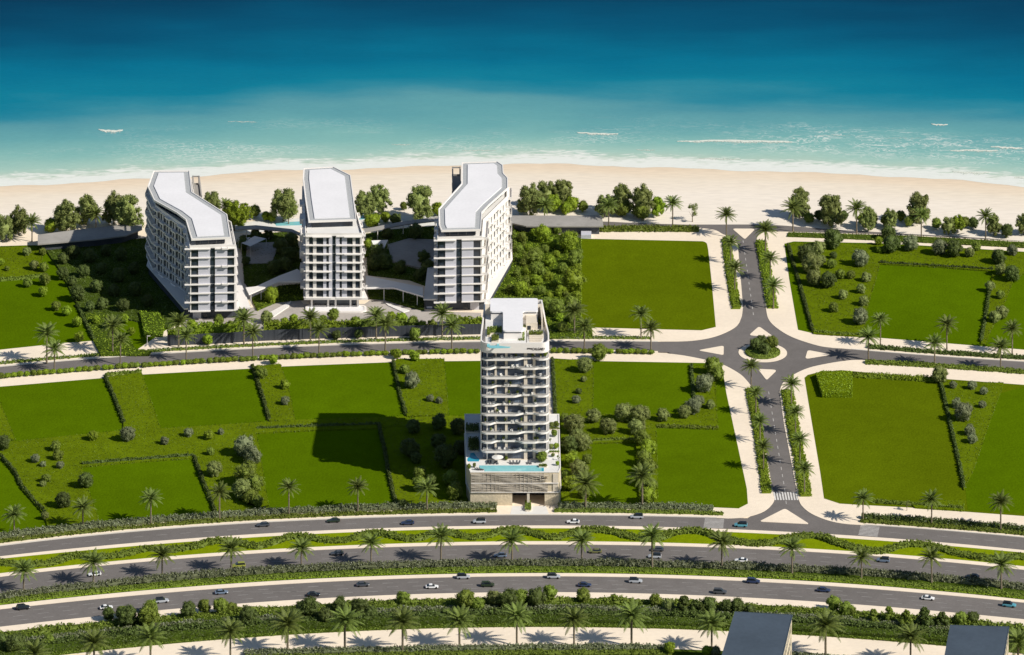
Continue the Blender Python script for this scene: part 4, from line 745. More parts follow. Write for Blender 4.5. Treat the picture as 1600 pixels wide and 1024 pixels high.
mdw = [([(128, 728), (215, 721), (302, 714.5)], 'dark hedge along the top of the lower left lawn'), ([(303, 714), (312, 740), (337, 803)], 'dark hedge down the right side of the lower left lawn'),
       ([(0, 714), (23, 740), (36, 764), (71, 804)], 'dark hedge down the left corner lawn'), ([(401, 672), (500, 668.5), (590, 665.5)], 'dark hedge along the top of the half shaded lawn'),
       ([(591, 665), (600.5, 703), (607, 740), (619, 791)], 'dark hedge down the right side of the half shaded lawn'), ([(164, 590), (178, 622), (194, 663)], 'dark hedge on the left side of the wider meadow strip'),
       ([(394, 573), (409, 618), (420.5, 658)], 'dark hedge on the left side of the narrow meadow strip'), ([(614.5, 567), (624, 612), (634.5, 650)], 'dark hedge on the left side of the bright meadow square'),
       ([(863, 563), (865.5, 605), (868, 650)], 'dark hedge beside the tower on its right'), ([(1080, 572), (1082, 598), (1084.5, 623)], 'short dark hedge at the right side of the upper lawn'),
       ([(1026, 668.5), (1075, 670), (1122, 671.5)], 'green hedge along the top of the lower right lawn'), ([(926, 691.5), (960, 690), (993, 689.5)], 'short green hedge along the top of the small lawn'),
       ([(1232, 386), (1252, 455), (1270, 519)], 'long dark hedge down the left side of the north east meadow'), ([(1375, 413), (1460, 418), (1552, 423.5)], 'dark hedge along the top of the north east lawn'),
       ([(1546, 458), (1540, 497), (1533, 536)], 'dark hedge down the right side of the north east lawn'), ([(1272, 521), (1310, 524), (1350, 526)], 'green hedge along the pavement north east of the roundabout'),
       ([(1470, 599), (1486, 668), (1502, 740), (1506, 764)], 'long dark hedge on the left side of the tapering meadow'), ([(1333, 588.5), (1400, 592), (1466, 596)], 'green hedge along the top of the olive lawn'),
       ([(1366, 786), (1420, 790), (1505, 797)], 'low green hedge along the bottom of the olive lawn'), ([(0, 440), (35, 437), (66, 434)], 'low hedge across the upper left lawn'),
       ([(120, 478), (133, 505), (147, 533)], 'dark hedge on the right side of the upper left lawn'), ([(803, 352), (806, 400), (812, 445)], 'clipped green hedge beside the right block'),
       ([(818, 356), (820, 410), (826, 462)], 'second clipped hedge on the garden walk beside the right block'), ([(164, 588), (190, 585.5), (221, 582.5)], 'leafy hedge at the top of the wider meadow strip'),
       ([(858, 522), (890, 520), (922, 521)], 'dark green hedge at the boulevard end of the lush garden')]
for pts, lb in mdw: hedge(pts, 1.15 if 'dark' in lb else 1.5, 1.25, 'leaf_dark' if 'dark' in lb else 'leaf_mid', lb, dens=8)  # dark side hedges put the meadow edge's shade and shadow line into colour
hedge([(1333, 589), (1400, 592.5), (1466, 596.5)], 3.0, 1.5, 'leaf_bright', 'bright leafy hedge band on the north edge of the olive lawn')
hedge([(262, 533), (320, 530), (395, 526.5)], 2.8, 5.2, 'leaf_bright', 'tall sunlit hedge behind the fence below the left block', dens=6, leaf=.32)
hedge([(412, 524), (500, 522), (556, 520)], 3.2, 5.2, 'leaf_bright', 'tall sunlit hedge behind the fence below the middle block', dens=6, leaf=.32)
hedge([(562, 520), (610, 519), (650, 518)], 3.0, 5.0, 'leaf_mid', 'tall green hedge behind the fence right of the middle block', dens=6, leaf=.32)
hedge([(712, 519), (735, 518), (756, 517)], 2.6, 4.9, 'leaf_bright', 'short sunlit hedge behind the fence near the tower', dens=6, leaf=.32)
# disc of planting on the roundabout
mb = MB(); a = rng.uniform(0, 6.283, 2600); r = 6.6*np.sqrt(rng.random(2600)); zz = .55*(1-(r/6.9)**4)+.25
mb.prism([(RBC[0]+6.5*math.cos(t), RBC[1]+6.5*math.sin(t)) for t in np.linspace(0, 6.283, 33)[:-1]], .1, .5)
add_leaves(mb, np.column_stack([RBC[0]+r*np.cos(a), RBC[1]+r*np.sin(a), zz+rng.uniform(-.1, .3, 2600)]), np.column_stack([np.cos(a)*.5, np.sin(a)*.5, np.ones(2600)])+rng.normal(size=(2600, 3))*.5, .32)
a = np.linspace(0, 6.283, 700); add_leaves(mb, np.column_stack([RBC[0]+6.6*np.cos(a), RBC[1]+6.6*np.sin(a), rng.uniform(.15, .75, 700)]), np.column_stack([np.cos(a), np.sin(a), a*0+.3])+rng.normal(size=(700, 3))*.4, .3)
tag(mb.build('shrub_bed', [M['leaf_mid']]), 'round bed of low shrubs filling the roundabout island', 'shrub bed', None, 'stuff')
# round clipped bushes standing in a row along the lower kerb of the boulevard
for x0, x1 in ((-30, 751), (864, 1024)):
    xs = np.arange(x0, x1, 10.2)
    for x in xs:
        y = float(E['E_lo'](x))+4.6; s = sc(y); wx, wy = P(x+rng.uniform(-1.5, 1.5), y, .14)
        o = put(bpy.data.objects.new('round_bush', CROWN['round'][int(rng.integers(4))])); o.location = (wx, wy, .14); o.rotation_euler = (0, 0, rng.uniform(0, 6.28))
        d = rng.uniform(3.3, 4.1); o.scale = (d, d*.95, rng.uniform(1.6, 2.2)); objmat(o, M['leaf_bright' if rng.random() < .55 else 'leaf_mid'])
        tag(o, 'clipped round bush in the long row along the lower kerb of the boulevard', 'bush', 'row of round bushes along the boulevard')

def brow(t, off=0): return [(x, float(E['s4_lo'](x)*(1-t)+E['D_lo'](x)*t)+off) for x in np.arange(-60, 1681, 30)]
hedge(brow(.22), 4.0, 1.9, 'leaf_mid', 'uneven green shrub row nearest the highway in the roadside planting belt', dens=7, leaf=.32, wave=.5)
hedge(brow(.50), 4.2, 1.6, 'leaf_grey', 'pale grey green shrub row with flowers inside the roadside planting belt', dens=7, leaf=.3, wave=.35, extra=.15)
hedge(brow(.72), 4.5, 2.6, 'leaf_dark', 'tall dark green shrub row inside the roadside planting belt', dens=7, leaf=.34, wave=.4)
hedge(brow(.93), 3.4, 1.1, 'leaf_mid', 'low front shrub row of the roadside planting belt beside the pale sand', dens=7, leaf=.3, wave=.3)
# ================================================================ BUILDINGS
def ringwall(mb, poly, t, z0, z1, mi=0):
    if area(poly) < 0: poly = poly[::-1]
    inn = inset(poly, t); n = len(poly); vs = [(x, y, z) for z in (z0, z1) for x, y in poly]+[(x, y, z) for z in (z0, z1) for x, y in inn]
    fs = []
    for i in range(n):
        j = (i+1) % n; fs += [(i, j, n+j, n+i), (2*n+j, 2*n+i, 3*n+i, 3*n+j), (n+i, n+j, 3*n+j, 3*n+i), (j, i, 2*n+i, 2*n+j)]
    mb.add(vs, fs, mi)
def tn(p, q):
    p, q = np.array(p), np.array(q); t = q-p; L_ = np.linalg.norm(t); t = t/L_; return p, t, np.array((t[1], -t[0])), L_
def beach_block(name, label, roof, body, front, sides, podium, zp=4.5, fh=3.44, nf=7, zr=32.0, notch=None, over=True, frontslabs=None):
    if area(body) < 0: body = body[::-1]
    if area(roof) < 0: roof = roof[::-1]
    cx, cy = np.mean(np.array(body), 0); T = empty(name, (cx, cy, 0), label, 'apartment block', 'apartment blocks on the beach')
    def bld(mb, nm, m, smooth=False, par=None):
        mb.v = [(x-cx, y-cy, z) for x, y, z in mb.v]; return mb.build(nm, m, par or T, smooth)
    zt = zp+nf*fh
    core = MB(); core.prism(inset(body, .55), zp, zt+.5, 0, 1); wall = core; slabs = {}
    n = len(body)
    for e in range(n):
        o, t, nn, L_ = tn(body[e], body[(e+1) % n])
        if L_ < 3: continue
        spec = front if e == 0 else sides.get(e)
        if spec is None:                                      # plain rear elevations: one band of glass per floor
            mbw = MB()
            for k in range(nf): mbw.obox(o, t, nn, .8, L_-.8, -.6, -.3, zp+k*fh+.5, zp+(k+1)*fh-.4)
            bld(mbw, 'window_band', M['glass'])
            for k in range(nf): slabs.setdefault((k, e), MB()).obox(o, t, nn, .2, L_-.2, -.5, 1.0, zp+k*fh-.25, zp+k*fh+.5)
            continue
        bays, out, pat = spec
        for f0, f1, ty in bays:
            u0, u1 = f0*L_, f1*L_
            if ty in 'pgc':
                wall.obox(o, t, nn, u0, u1, -.56, .02 if ty != 'c' else .35, zp, zt+.3, {'p': 0, 'g': 2, 'c': 0}[ty])
            else:
                for k in range(nf):
                    w = MB(); z0, z1 = zp+k*fh+.1, zp+(k+1)*fh-.26; w.obox(o, t, nn, u0, u1, -.6, -.36, z0, z1, 0)
                    if ty == 'w':
                        for u in np.linspace(u0, u1, max(2, int((u1-u0)/1.4)+1)): w.obox(o, t, nn, u-.05, u+.05, -.36, -.28, z0, z1, 1)
                        w.obox(o, t, nn, u0, u1, -.36, -.29, z0+1.0, z0+1.08, 1)
                    bld(w, 'window', [M['glass'], M['frame']])
        for k in range(nf+1):
            z = zp+k*fh
            for s0, s1, so, par in pat(k):
                T_ = slabs.setdefault((k, e), MB()) if e else MB(); T_.obox(o, t, nn, s0*L_, s1*L_, -.3, so, z-.26, z+(.06 if par else .10))
                if par: T_.obox(o, t, nn, s0*L_, s1*L_, so-.14, so+.02, z+.06, z+par); T_.obox(o, t, nn, s0*L_, s0*L_+.14, .1, so-.15, z+.06, z+par); T_.obox(o, t, nn, s1*L_-.14, s1*L_, .1, so-.15, z+.06, z+par)
                if not e: bld(T_, 'balcony', M['white'])
    bld(core, 'wall', [M['offwhite'], M['white_pave'], M['panel']])
    for s in slabs.values():
        if s.v: bld(s, 'balcony', M['white'])
    par = MB(); ringwall(par, inset(body, -.15), .3, zt+.1, zt+1.2); bld(par, 'parapet', M['white'])
    ph = MB(); ph.prism(inset(roof, 2.2 if over else 1.4), zt+.5, zr-.5); bld(ph, 'penthouse', M['glass'])
    pm = MB()
    for a, b in zip(inset(roof, 2.15), inset(roof, 2.15)[1:]+inset(roof, 2.15)[:1]):
        o, t, nn, L_ = tn(a, b)
        for u in np.arange(1.5, L_-1, 3.2): pm.obox(o, t, nn, u-.12, u+.12, 0, .12, zt+.52, zr-.52)
    bld(pm, 'mullion', M['frame'], par=None)
    rf = MB(); rf.prism(roof, zr-.5, zr, 0, 0); r_ = bld(rf, 'roof', M['white'])
    g = MB(); g.prism(inset(roof, .55), zr+.0, zr+.03, 0, 0); bld(g, 'gravel_strip', M['gravel'], par=r_)
    mm = MB(); mm.prism(inset(roof, 2.5), zr+.03, zr+.32, 0, 0); bld(mm, 'roof_membrane', M['roofwhite'], par=r_)
    pr = MB(); ringwall(pr, roof, .35, zr, zr+.28); bld(pr, 'roof_kerb', M['white'], par=r_)
    podium(T, bld)
    if notch:                                                 # open balcony stack at the sea end
        mb = MB(); q = notch if area(notch) > 0 else notch[::-1]
        for k in range(nf): mb.prism(q, zp+k*fh-.2, zp+k*fh+.1); ringwall(mb, q, .15, zp+k*fh+.1, zp+k*fh+.7)
        for x, y in inset(q, .35): mb.box(x-.25, x+.25, y-.25, y+.25, 0, zt+.2)
        ringwall(mb, q, .5, zt-.2, zt+.2); bld(mb, 'balcony_stack', M['concrete_and_shade'])
    return T
def bays(n, pat):                  # regular bays repeated n times
    out = []
    for i in range(n):
        a, w = i/n, 1/n; p = 0
        for f, ty in pat: out.append((a+p*w, a+(p+f)*w, ty)); p += f
    return out
def at32(pts, z=32.0): return PL(pts, z)
# ---- left block
roofL = at32([(299, 374.4), (360.5, 371.8), (355, 336), (300, 300.8), (296.5, 267.5), (239.4, 267.8), (230.5, 292), (240.6, 313.5), (276, 333), (290, 344)])
bodyL = at32([(297, 375), (368, 373.5), (361, 338), (303, 302), (299, 271), (242, 271), (234, 292), (244, 312), (291, 345)])
frontL = ([(.0, .025, 'p'), (.025, .18, 'd'), (.18, .44, 'g'), (.44, .55, 'd'), (.55, .82, 'g'), (.82, .97, 'd'), (.97, 1, 'p')], 1.2,
          lambda k: [(-.12 if k % 2 else .0, .45, .7, 0), (.545, 1.0, .65 if k % 2 else .45, 0)]+([(.70, .84, 1.2, .35)] if k % 2 else []))
def podL(T, bld):
    p = PL([(229, 414), (287.5, 482), (391.5, 480.5), (376, 440), (330, 372), (240, 380)], 4.4); mb = MB(); mb.prism(inset(p, .8), 0, 3.9, 0, 0); mb.prism(p, 3.9, 4.4, 1, 1)
    b = bld(mb, 'podium', [M['charcoal'], M['white']])
    o, t, nn, L_ = tn(P(287.5, 482, 4.4), P(391.5, 480.5, 4.4))
    d = MB(); d.obox(o, t, nn, 3.4, 6.6, -.78, -.68, 0, 2.9); bld(d, 'garage_door', M['panel'], par=b)
    d = MB(); d.obox(o, t, nn, 7.6, 9.0, -.78, -.7, 0, 2.6); bld(d, 'door', M['glass'], par=b)
    c = MB(); c.obox(o, t, nn, L_-1.4, L_-.7, -.7, -.1, 0, 3.9); bld(c, 'column', M['cream'], par=b)
sideL = {7: (bays(5, [(.22, 'p'), (.40, 'w'), (.10, 'p'), (.28, 'd')]), 1.6, lambda k: [(0, 1, .6, 0)]+[(i/5+.0, i/5+.15, 1.6, .35) for i in range(5) if (k+i) % 2]),
         8: (bays(3, [(.35, 'p'), (.4, 'w'), (.25, 'd')]), 1.6, lambda k: [(0, 1, .6, 0)]+[(i/3+.02, i/3+.25, 1.5, .35) for i in range(3) if (k+i) % 2]),
         6: (bays(2, [(.5, 'p'), (.5, 'w')]), 1.6, lambda k: [(.0, 1, 1.4+.5*(k % 2), .7)]), 5: (bays(2, [(.4, 'p'), (.6, 'w')]), 1.6, lambda k: [(.0, 1, 1.4+.5*(k % 2), .7)])}
# bodies come out counter-clockwise starting with the front edge
beach_block('apartment_block', 'leftmost white beach apartment block with a kinked flat roof and shaded left flank', roofL, bodyL, frontL, sideL, podL,
            notch=at32([(300, 270), (312, 270), (316, 302), (304, 302)], 30.0))
# ---- middle block
roofM = at32([(482, 346.5), (557, 344), (548, 275), (521, 261.4), (474, 264), (473, 280), (477, 313.5)])
bodyM = [P(477.6, 484), P(566, 484)]+at32([(556, 320), (549, 290), (521, 264), (476, 266), (475.5, 300)])
frontM = ([(.0, .06, 'p'), (.06, .13, 'd'), (.13, .19, 'p'), (.19, .31, 'd'), (.31, .365, 'g'), (.365, .41, 'w'), (.41, .47, 'g'), (.47, .53, 'd'), (.53, .6, 'g'), (.6, .64, 'w'), (.64, .73, 'g'), (.73, .83, 'd'), (.83, .88, 'p'), (.88, .96, 'd'), (.96, 1, 'p')], 1.2,
          lambda k: [(.0, .46, .8, 0), (.54, 1.0, .8, 0)] if k % 2 == 0 else [(.0, .12, .5, 0), (.12, .46, 1.1, 0), (.54, .68, .5, 0), (.68, 1.0, 1.1, 0)])
def podM(T, bld):
    q = [P(478, 484.0), P(572, 484.0)]+at32([(560, 330), (476, 330)]); mb = MB(); mb.prism(inset(q, -.6), 4.0, 4.75, 0, 0); b = bld(mb, 'transfer_slab', M['white'])
    g = MB(); g.prism(inset(q, 3.0), 0, 4.0); bld(g, 'lobby', M['glass'])
    o, t, nn, L_ = tn(q[0], q[1])
    for u in (2.2, 8.6, 11.5, 17.3, 20.2):
        c = MB(); c.obox(o, t, nn, u-.35, u+.35, -2.2, -1.4, .1, 4.0); bld(c, 'column', M['white'])
sideM = {6: (bays(5, [(.4, 'p'), (.6, 'd')]), 1.8, lambda k: [(0, 1, .8, 0)]+[(i/5, i/5+.16, 1.9, .5) for i in range(5) if (k+i) % 2]), 1: (bays(5, [(.4, 'p'), (.6, 'w')]), 1.8, lambda k: [(0, 1, .6, 0)]+[(i/5, i/5+.17, 1.3, .5) for i in range(5) if (k+i) % 2])}
beach_block('apartment_block', 'middle white beach apartment block with a straight roof chamfered at the sea end', roofM, bodyM, frontM, sideM, podM, zp=4.8, fh=3.40, over=False)
# ---- right block
roofR = at32([(689.5, 361), (751.7, 359.5), (753, 332.7), (764, 321), (793.6, 294.6), (793.6, 279), (786.7, 271.7), (786, 259), (777, 253), (721, 255), (720.7, 288), (685, 327.6), (685.7, 352)])
bodyR = at32([(684, 361.5), (753, 360), (755, 334), (792, 298), (792, 282), (785, 270), (784, 258), (722, 258), (722, 289), (685, 330)])
frontR = ([(.0, .17, 'd'), (.17, .42, 'g'), (.42, .545, 'd'), (.545, .81, 'g'), (.81, .98, 'd'), (.98, 1, 'p')], 1.2, lambda k: [(-.09, .42, .8, 0), (.54, 1.04, .45, 0)])
def podR(T, bld):
    p = PL([(661.6, 467.5), (764, 468.5), (801, 404), (800, 392), (720, 372), (669, 410)], 4.4); mb = MB(); mb.prism(inset(p, .8), 0, 3.9, 0, 0); mb.prism(p, 3.9, 4.4, 1, 1); b = bld(mb, 'podium', [M['charcoal'], M['white']])
    o, t, nn, L_ = tn(P(661.6, 467.5, 4.4), P(764, 468.5, 4.4))
    d = MB(); d.obox(o, t, nn, 18.2, 21.6, -.78, -.68, 0, 2.9); bld(d, 'garage_door', M['panel'], par=b)
    d = MB(); d.obox(o, t, nn, 15.6, 17.2, -.78, -.7, 0, 2.7); bld(d, 'door', M['glass'], par=b)
    d = MB(); d.obox(o, t, nn, 1.2, 3.4, -.78, -.7, .5, 1.3); bld(d, 'vent', M['panel'], par=b)
sideR = {1: (bays(1, [(.6, 'p'), (.4, 'w')]), 1.5, lambda k: [(.0, 1.0, 1.6+.6*(k % 2), .75)]),
         2: (bays(4, [(.30, 'p'), (.14, 'w'), (.36, 'p'), (.20, 'w')]), 2.0, lambda k: [(0, 1, .7, 0)]+[(i/4+.02, i/4+.16, 1.5, .35) for i in range(4) if (k+i) % 2]),
         3: (bays(1, [(.5, 'p'), (.5, 'w')]), 1.5, lambda k: [(.0, 1.0, 1.5+.5*(k % 2), .75)]), 9: (bays(5, [(.5, 'p'), (.5, 'd')]), 1.5, lambda k: [(0, 1, .6, 0)]+[(i/5, i/5+.15, 1.5, .5) for i in range(5) if (k+i) % 2])}
beach_block('apartment_block', 'right hand white beach apartment block with a kinked roof and sunlit balcony flank', roofR, bodyR, frontR, sideR, podR,
            notch=at32([(706, 258), (720, 258), (720, 289), (708, 301)], 29.5))
# ---- low roofs, canopies and walls around the blocks
def canopy(name, pts, z, th, label, cat, m='white', posts=None, roofm=None, group=None):
    p = PL(pts, z); c = np.mean(np.array(p), 0); T = empty(name, (c[0], c[1], 0), label, cat, group); q = [(x-c[0], y-c[1]) for x, y in p]
    mb = MB(); mb.prism(q, z-th, z, 0, 0); mb.build('roof', M[roofm or m], T)
    for i, (a, b) in enumerate(posts or []):
        x, y = P(a, b, z); w = MB(); w.tube([(x-c[0], y-c[1], .1), (x-c[0], y-c[1], z-th)], [.16, .16], 8); w.build('post', M['white'], T)
    return T, q, c
canopy('entrance_canopy', [(464.4, 420.4), (472.7, 426), (472.7, 440), (436, 440), (413.8, 449.4), (389, 460), (384, 449.4), (400, 447.7), (436, 431)], 5.6, .45, 'white angular canopy linking the left block to the middle block', 'canopy', posts=[(430, 440), (408, 450), (392, 456)])
canopy('entrance_canopy', [(571.6, 430.7), (571.6, 450.4), (615, 449.5), (661, 463), (661, 449), (619, 440.5)], 5.6, .45, 'white angular canopy linking the middle block to the right block', 'canopy', posts=[(600, 448), (630, 453), (652, 458)])
for pts, lb in (([(59, 367), (59, 381.5), (150, 374), (197, 368), (222, 358), (222, 348), (196, 351), (120, 359)], 'long grey roofed pavilion running left from the left block'),
                ([(797, 337), (940, 337), (943, 353.5), (822, 353.5), (797, 348)], 'long grey roofed pavilion behind the lush garden on the right')):
    T, q, c = canopy('pavilion', pts, 4.0, .5, lb, 'pavilion', 'concrete_and_shade'); mb = MB(); mb.prism(inset(q, 1.6), .1, 3.5); mb.build('wall', M['charcoal'], T)
canopy('roof_walkway', [(368, 354), (400, 352), (456, 358), (474, 366), (474, 370), (456, 362.5), (400, 357.5), (368, 359)], 5.0, .4, 'slim curved roof walkway behind the left courtyard', 'walkway', 'concrete_and_shade', posts=[(385, 356), (420, 357), (450, 361)])  # grey roof tone holds the shade falling on this walkway
canopy('roof_walkway', [(568, 358), (630, 346), (690, 338), (700, 338), (700, 343), (632, 351), (568, 363)], 5.0, .4, 'slim curved roof walkway behind the right courtyard', 'walkway', 'concrete_and_shade', posts=[(590, 358), (630, 349), (680, 342)])  # shade on this walkway is put into its grey roof colour
def sail(pts, label):
    c = np.mean([P3(*p) for p in pts], 0); T = empty('shade_sail', (c[0], c[1], 0), label, 'shade sail'); co = [np.array(P3(*p))-(c[0], c[1], 0) for p in pts]; mb = MB(); n = 8; vs = []
    for i in range(n+1):
        for j in range(n+1):
            u, v = i/n, j/n; p = (co[0]*(1-u)+co[1]*u)*(1-v)+(co[3]*(1-u)+co[2]*u)*v; vs.append((p[0], p[1], p[2]-.5*math.sin(math.pi*u)*math.sin(math.pi*v)))
    vs2 = [(x, y, z-.04) for x, y, z in vs]; k = len(vs); f = [(i*(n+1)+j, (i+1)*(n+1)+j, (i+1)*(n+1)+j+1, i*(n+1)+j+1) for i in range(n) for j in range(n)]
    mb.add(vs+vs2, f+[tuple(q+k for q in g[::-1]) for g in f]); mb.build('canvas', M['fabric'], T)
    for p in co: w = MB(); w.tube([(p[0], p[1], .1), (p[0], p[1], p[2])], [.08, .06], 6); w.build('mast', M['white'], T)
sail([(580.5, 376, 5.2), (606, 375, 4.2), (600, 389, 5.0), (585, 388, 4.2)], 'bright white shade sail beside the middle block')
sail([(398, 369, 5.2), (416, 373, 4.0), (391, 385, 5.0), (377, 380, 4.0)], 'white shade sail in the shaded left courtyard')
sail([(372, 373, 5.0), (391, 371, 4.2), (386, 375, 4.6), (373, 377, 4.0)], 'small narrow shade sail against the left block')
# round-ended basin before the middle block
T = None; z = .75; A = PL([(480, 476.5), (570, 476.5), (570, 487), (480, 487)], z); c = np.mean(np.array(A), 0)
T = empty('fountain_basin', (c[0], c[1], .18), 'long round ended white basin before the middle block entrance', 'basin')
q = rounded([(x-c[0], y-c[1]) for x, y in A], 2.6, 8); q = [(x*1.06, y) for x, y in q]; mb = MB(); ringwall(mb, q, .9, 0, .55); mb.build('rim', M['white'], T); mb = MB(); mb.prism(inset(q, .9), 0, .35); mb.build('water', M['roofwhite'], T)
for pts, lb in (([(420, 489), (455, 470), (451, 479), (427, 495)], 'white wedge shaped planter kerb left of the drop off'), ([(602, 473), (640, 485), (630, 488), (606, 477)], 'white stepped kerb right of the drop off')):
    mb = MB(); mb.prism(PL(pts, .5), .15, .5); tag(mb.build('kerb_wall', M['white']), lb, 'kerb wall')
# slatted boundary fence along the boulevard
fl = [(262, 541), (345, 537.5), (400, 534), (500, 530), (600, 527), (756, 523)]; fp = [P(a, b) for a, b in fl]; c = fp[0]
T = empty('fence', (c[0], c[1], .14), 'dark grey slatted boundary fence along the boulevard before the beach blocks', 'fence'); pan = MB(); sl = MB()
line = smooth_line(fp, 2.0)-np.array(c)
for i in range(len(line)-1):
    o, t, nn, L_ = tn(line[i], line[i+1]); pan.obox(o, t, nn, 0, L_-.002, -.06, .02, 0, 4.0)
    for u in np.arange(0, L_, .5): sl.obox(o, t, nn, u, u+.16, .02, .12, .05, 4.05)
pan.build('panel', M['charcoal'], T); sl.build('slats', mat('grey_fence_slats', (.085, .095, .11, 1), .6, .3), T)
for i in range(0, len(line), 5):
    x, y = line[i]; w = MB(); w.box(x-.15, x+.15, y-.22, y-.02, 0, 4.15); w.build('post', M['charcoal'], T)
mb = MB(); mb.tube([(0, 0, 0), (0, 0, 3.9)], [.09, .07], 8); sx, sy = P(230, 541, .14); T = empty('street_lamp', (sx, sy, .14), 'thin white lamp post on the verge below the left block', 'street lamp'); mb.build('post', M['white'], T)
mb = MB(); mb.box(-.05, 1.2, -.12, .12, 3.8, 3.95); mb.build('lamp_head', M['white'], T)
mb = MB(); mb.prism(PL([(908, 360), (924, 360), (924, 367.5), (908, 367.5)], 1.6), .1, 1.6); tag(mb.build('garden_wall', M['panel']), 'low grey wall block at the end of the right pavilion', 'wall')
# ================================================================ central tower
s_f = sc(772.5); YF = P(800, 772.5)[1]; X = lambda px: (px-800)/s_f
xl_, xr_ = X(750.8), X(858.2); DEP = 40.0
TW = empty('residential_tower', ((xl_+xr_)/2, YF+DEP/2, 0), 'slender white residential tower with wavy balconies and a T shaped roof in the middle', 'tower')
ox, oy = TW.location[0], TW.location[1]
def tb(mb, nm, m, par=None, smooth=False):
    mb.v = [(x-ox, y-oy, z) for x, y, z in mb.v]; return mb.build(nm, m, par or TW, smooth)
def sm(a, b, u): t = min(1, max(0, (u-a)/(b-a))); return t*t*(3-2*t)
def wave(u, k):
    ph = ((k*7) % 3-1)*.02
    if k % 2: return 1.55*(1-sm(.15+ph, .25+ph, u))+1.45*sm(.53+ph, .62+ph, u)-.55*sm(.78, .85, u)
    return 1.55*(1-sm(.50+ph, .64+ph, u))+1.35*sm(.76+ph, .86+ph, u)
def foot(k=None, ext=0.0, base=.9, rr=2.4):
    """footprint of a floor: wavy front, round corners, slightly narrower at the rear"""
    W = xr_-xl_; fr = []
    for u in np.linspace(0, 1, 49):
        w = wave(u, k) if k is not None else 0; x = xl_+W*u; y = YF+base-w
        d = min(u, 1-u)*W
        if d < rr: y += rr-math.sqrt(max(0, rr*rr-(rr-d)**2))
        fr.append((x, y))
    return fr+[(xr_, YF+9), (xr_-1.0, YF+20), (xr_-2.3, YF+DEP), (xl_+1.3, YF+DEP), (xl_+.5, YF+20), (xl_, YF+9)]
ZS = [15.1+3.31*k for k in range(11)]; ZD = 11.9; ZC = 50.8
gl = [(xl_+.9, YF+2.0), (xr_-.9, YF+2.0), (xr_-.9, YF+9), (xr_-1.9, YF+20), (xr_-3.2, YF+DEP-.8), (xl_+2.2, YF+DEP-.8), (xl_+1.4, YF+20), (xl_+.9, YF+9)]
mb = MB(); mb.prism(gl, ZD, ZC); tb(mb, 'glass_wall', M['glassblue'])
for k, z in enumerate(ZS):
    f = foot(k); mb = MB(); mb.prism(f, z-.06, z+.42, 0, 1); 
    n = 49; fr = f[:n]; up = [(x, y, z+.42) for x, y in fr]; hi = [(x, y, z+.58) for x, y in fr]; back = [(x, y+.16, z+.58) for x, y in fr]; bl = [(x, y+.16, z+.42) for x, y in fr]
    mb.add(up+hi+back+bl, [(r*n+i, r*n+i+1, (r+1)*n+i+1, (r+1)*n+i) for r in range(3) for i in range(n-1)]); tb(mb, 'balcony_slab', [M['white'], M['concrete_and_shade']])
W = xr_-xl_
mu = MB()
for u in np.arange(.03, .98, .0245):
    x = xl_+W*u; mu.box(x-.04, x+.04, YF+1.9, YF+2.02, ZD, ZC)
for z in [ZD]+ZS: mu.box(xl_+1, xr_-1, YF+1.88, YF+2.02, z+2.5, z+2.6); 
tb(mu, 'mullion', M['frame'])
for f0, f1 in ((.206, .236), (.357, .393), (.632, .681), (.761, .799)):
    mb = MB(); mb.box(xl_+W*f0, xl_+W*f1, YF+1.35, YF+2.1, ZD, ZC); tb(mb, 'column', M['cream'])
for f0, f1, d in ((.087, .106, 1.2), (.955, .985, 1.7)):
    mb = MB(); mb.box(xl_+W*f0, xl_+W*f1, YF+d, YF+2.1, ZD, ZC); tb(mb, 'pier', M['white'])
for x in (xl_+.03, xr_-.37):
    mb = MB(); mb.box(x, x+.34, YF+1.6, YF+9.5, ZS[0]+.02, ZC+.3); tb(mb, 'side_fin', M['white'])
# glass balustrades
gm = bpy.data.materials.new('clear_balustrade_glass'); gm.use_nodes = True; b_ = gm.node_tree.nodes['Principled BSDF']; b_.inputs['Base Color'].default_value = (.30, .36, .40, 1); b_.inputs['Roughness'].default_value = .1; b_.inputs['Alpha'].default_value = .22
for k, z in enumerate(ZS):
    fr = [(x, y+.3) for x, y in foot(k)[2:47]]; n = len(fr); mb = MB(); mb.add([(x, y, z+.42) for x, y in fr]+[(x, y, z+1.35) for x, y in fr], [(i, i+1, n+i+1, n+i) for i in range(n-1)]); tb(mb, 'balustrade', gm)
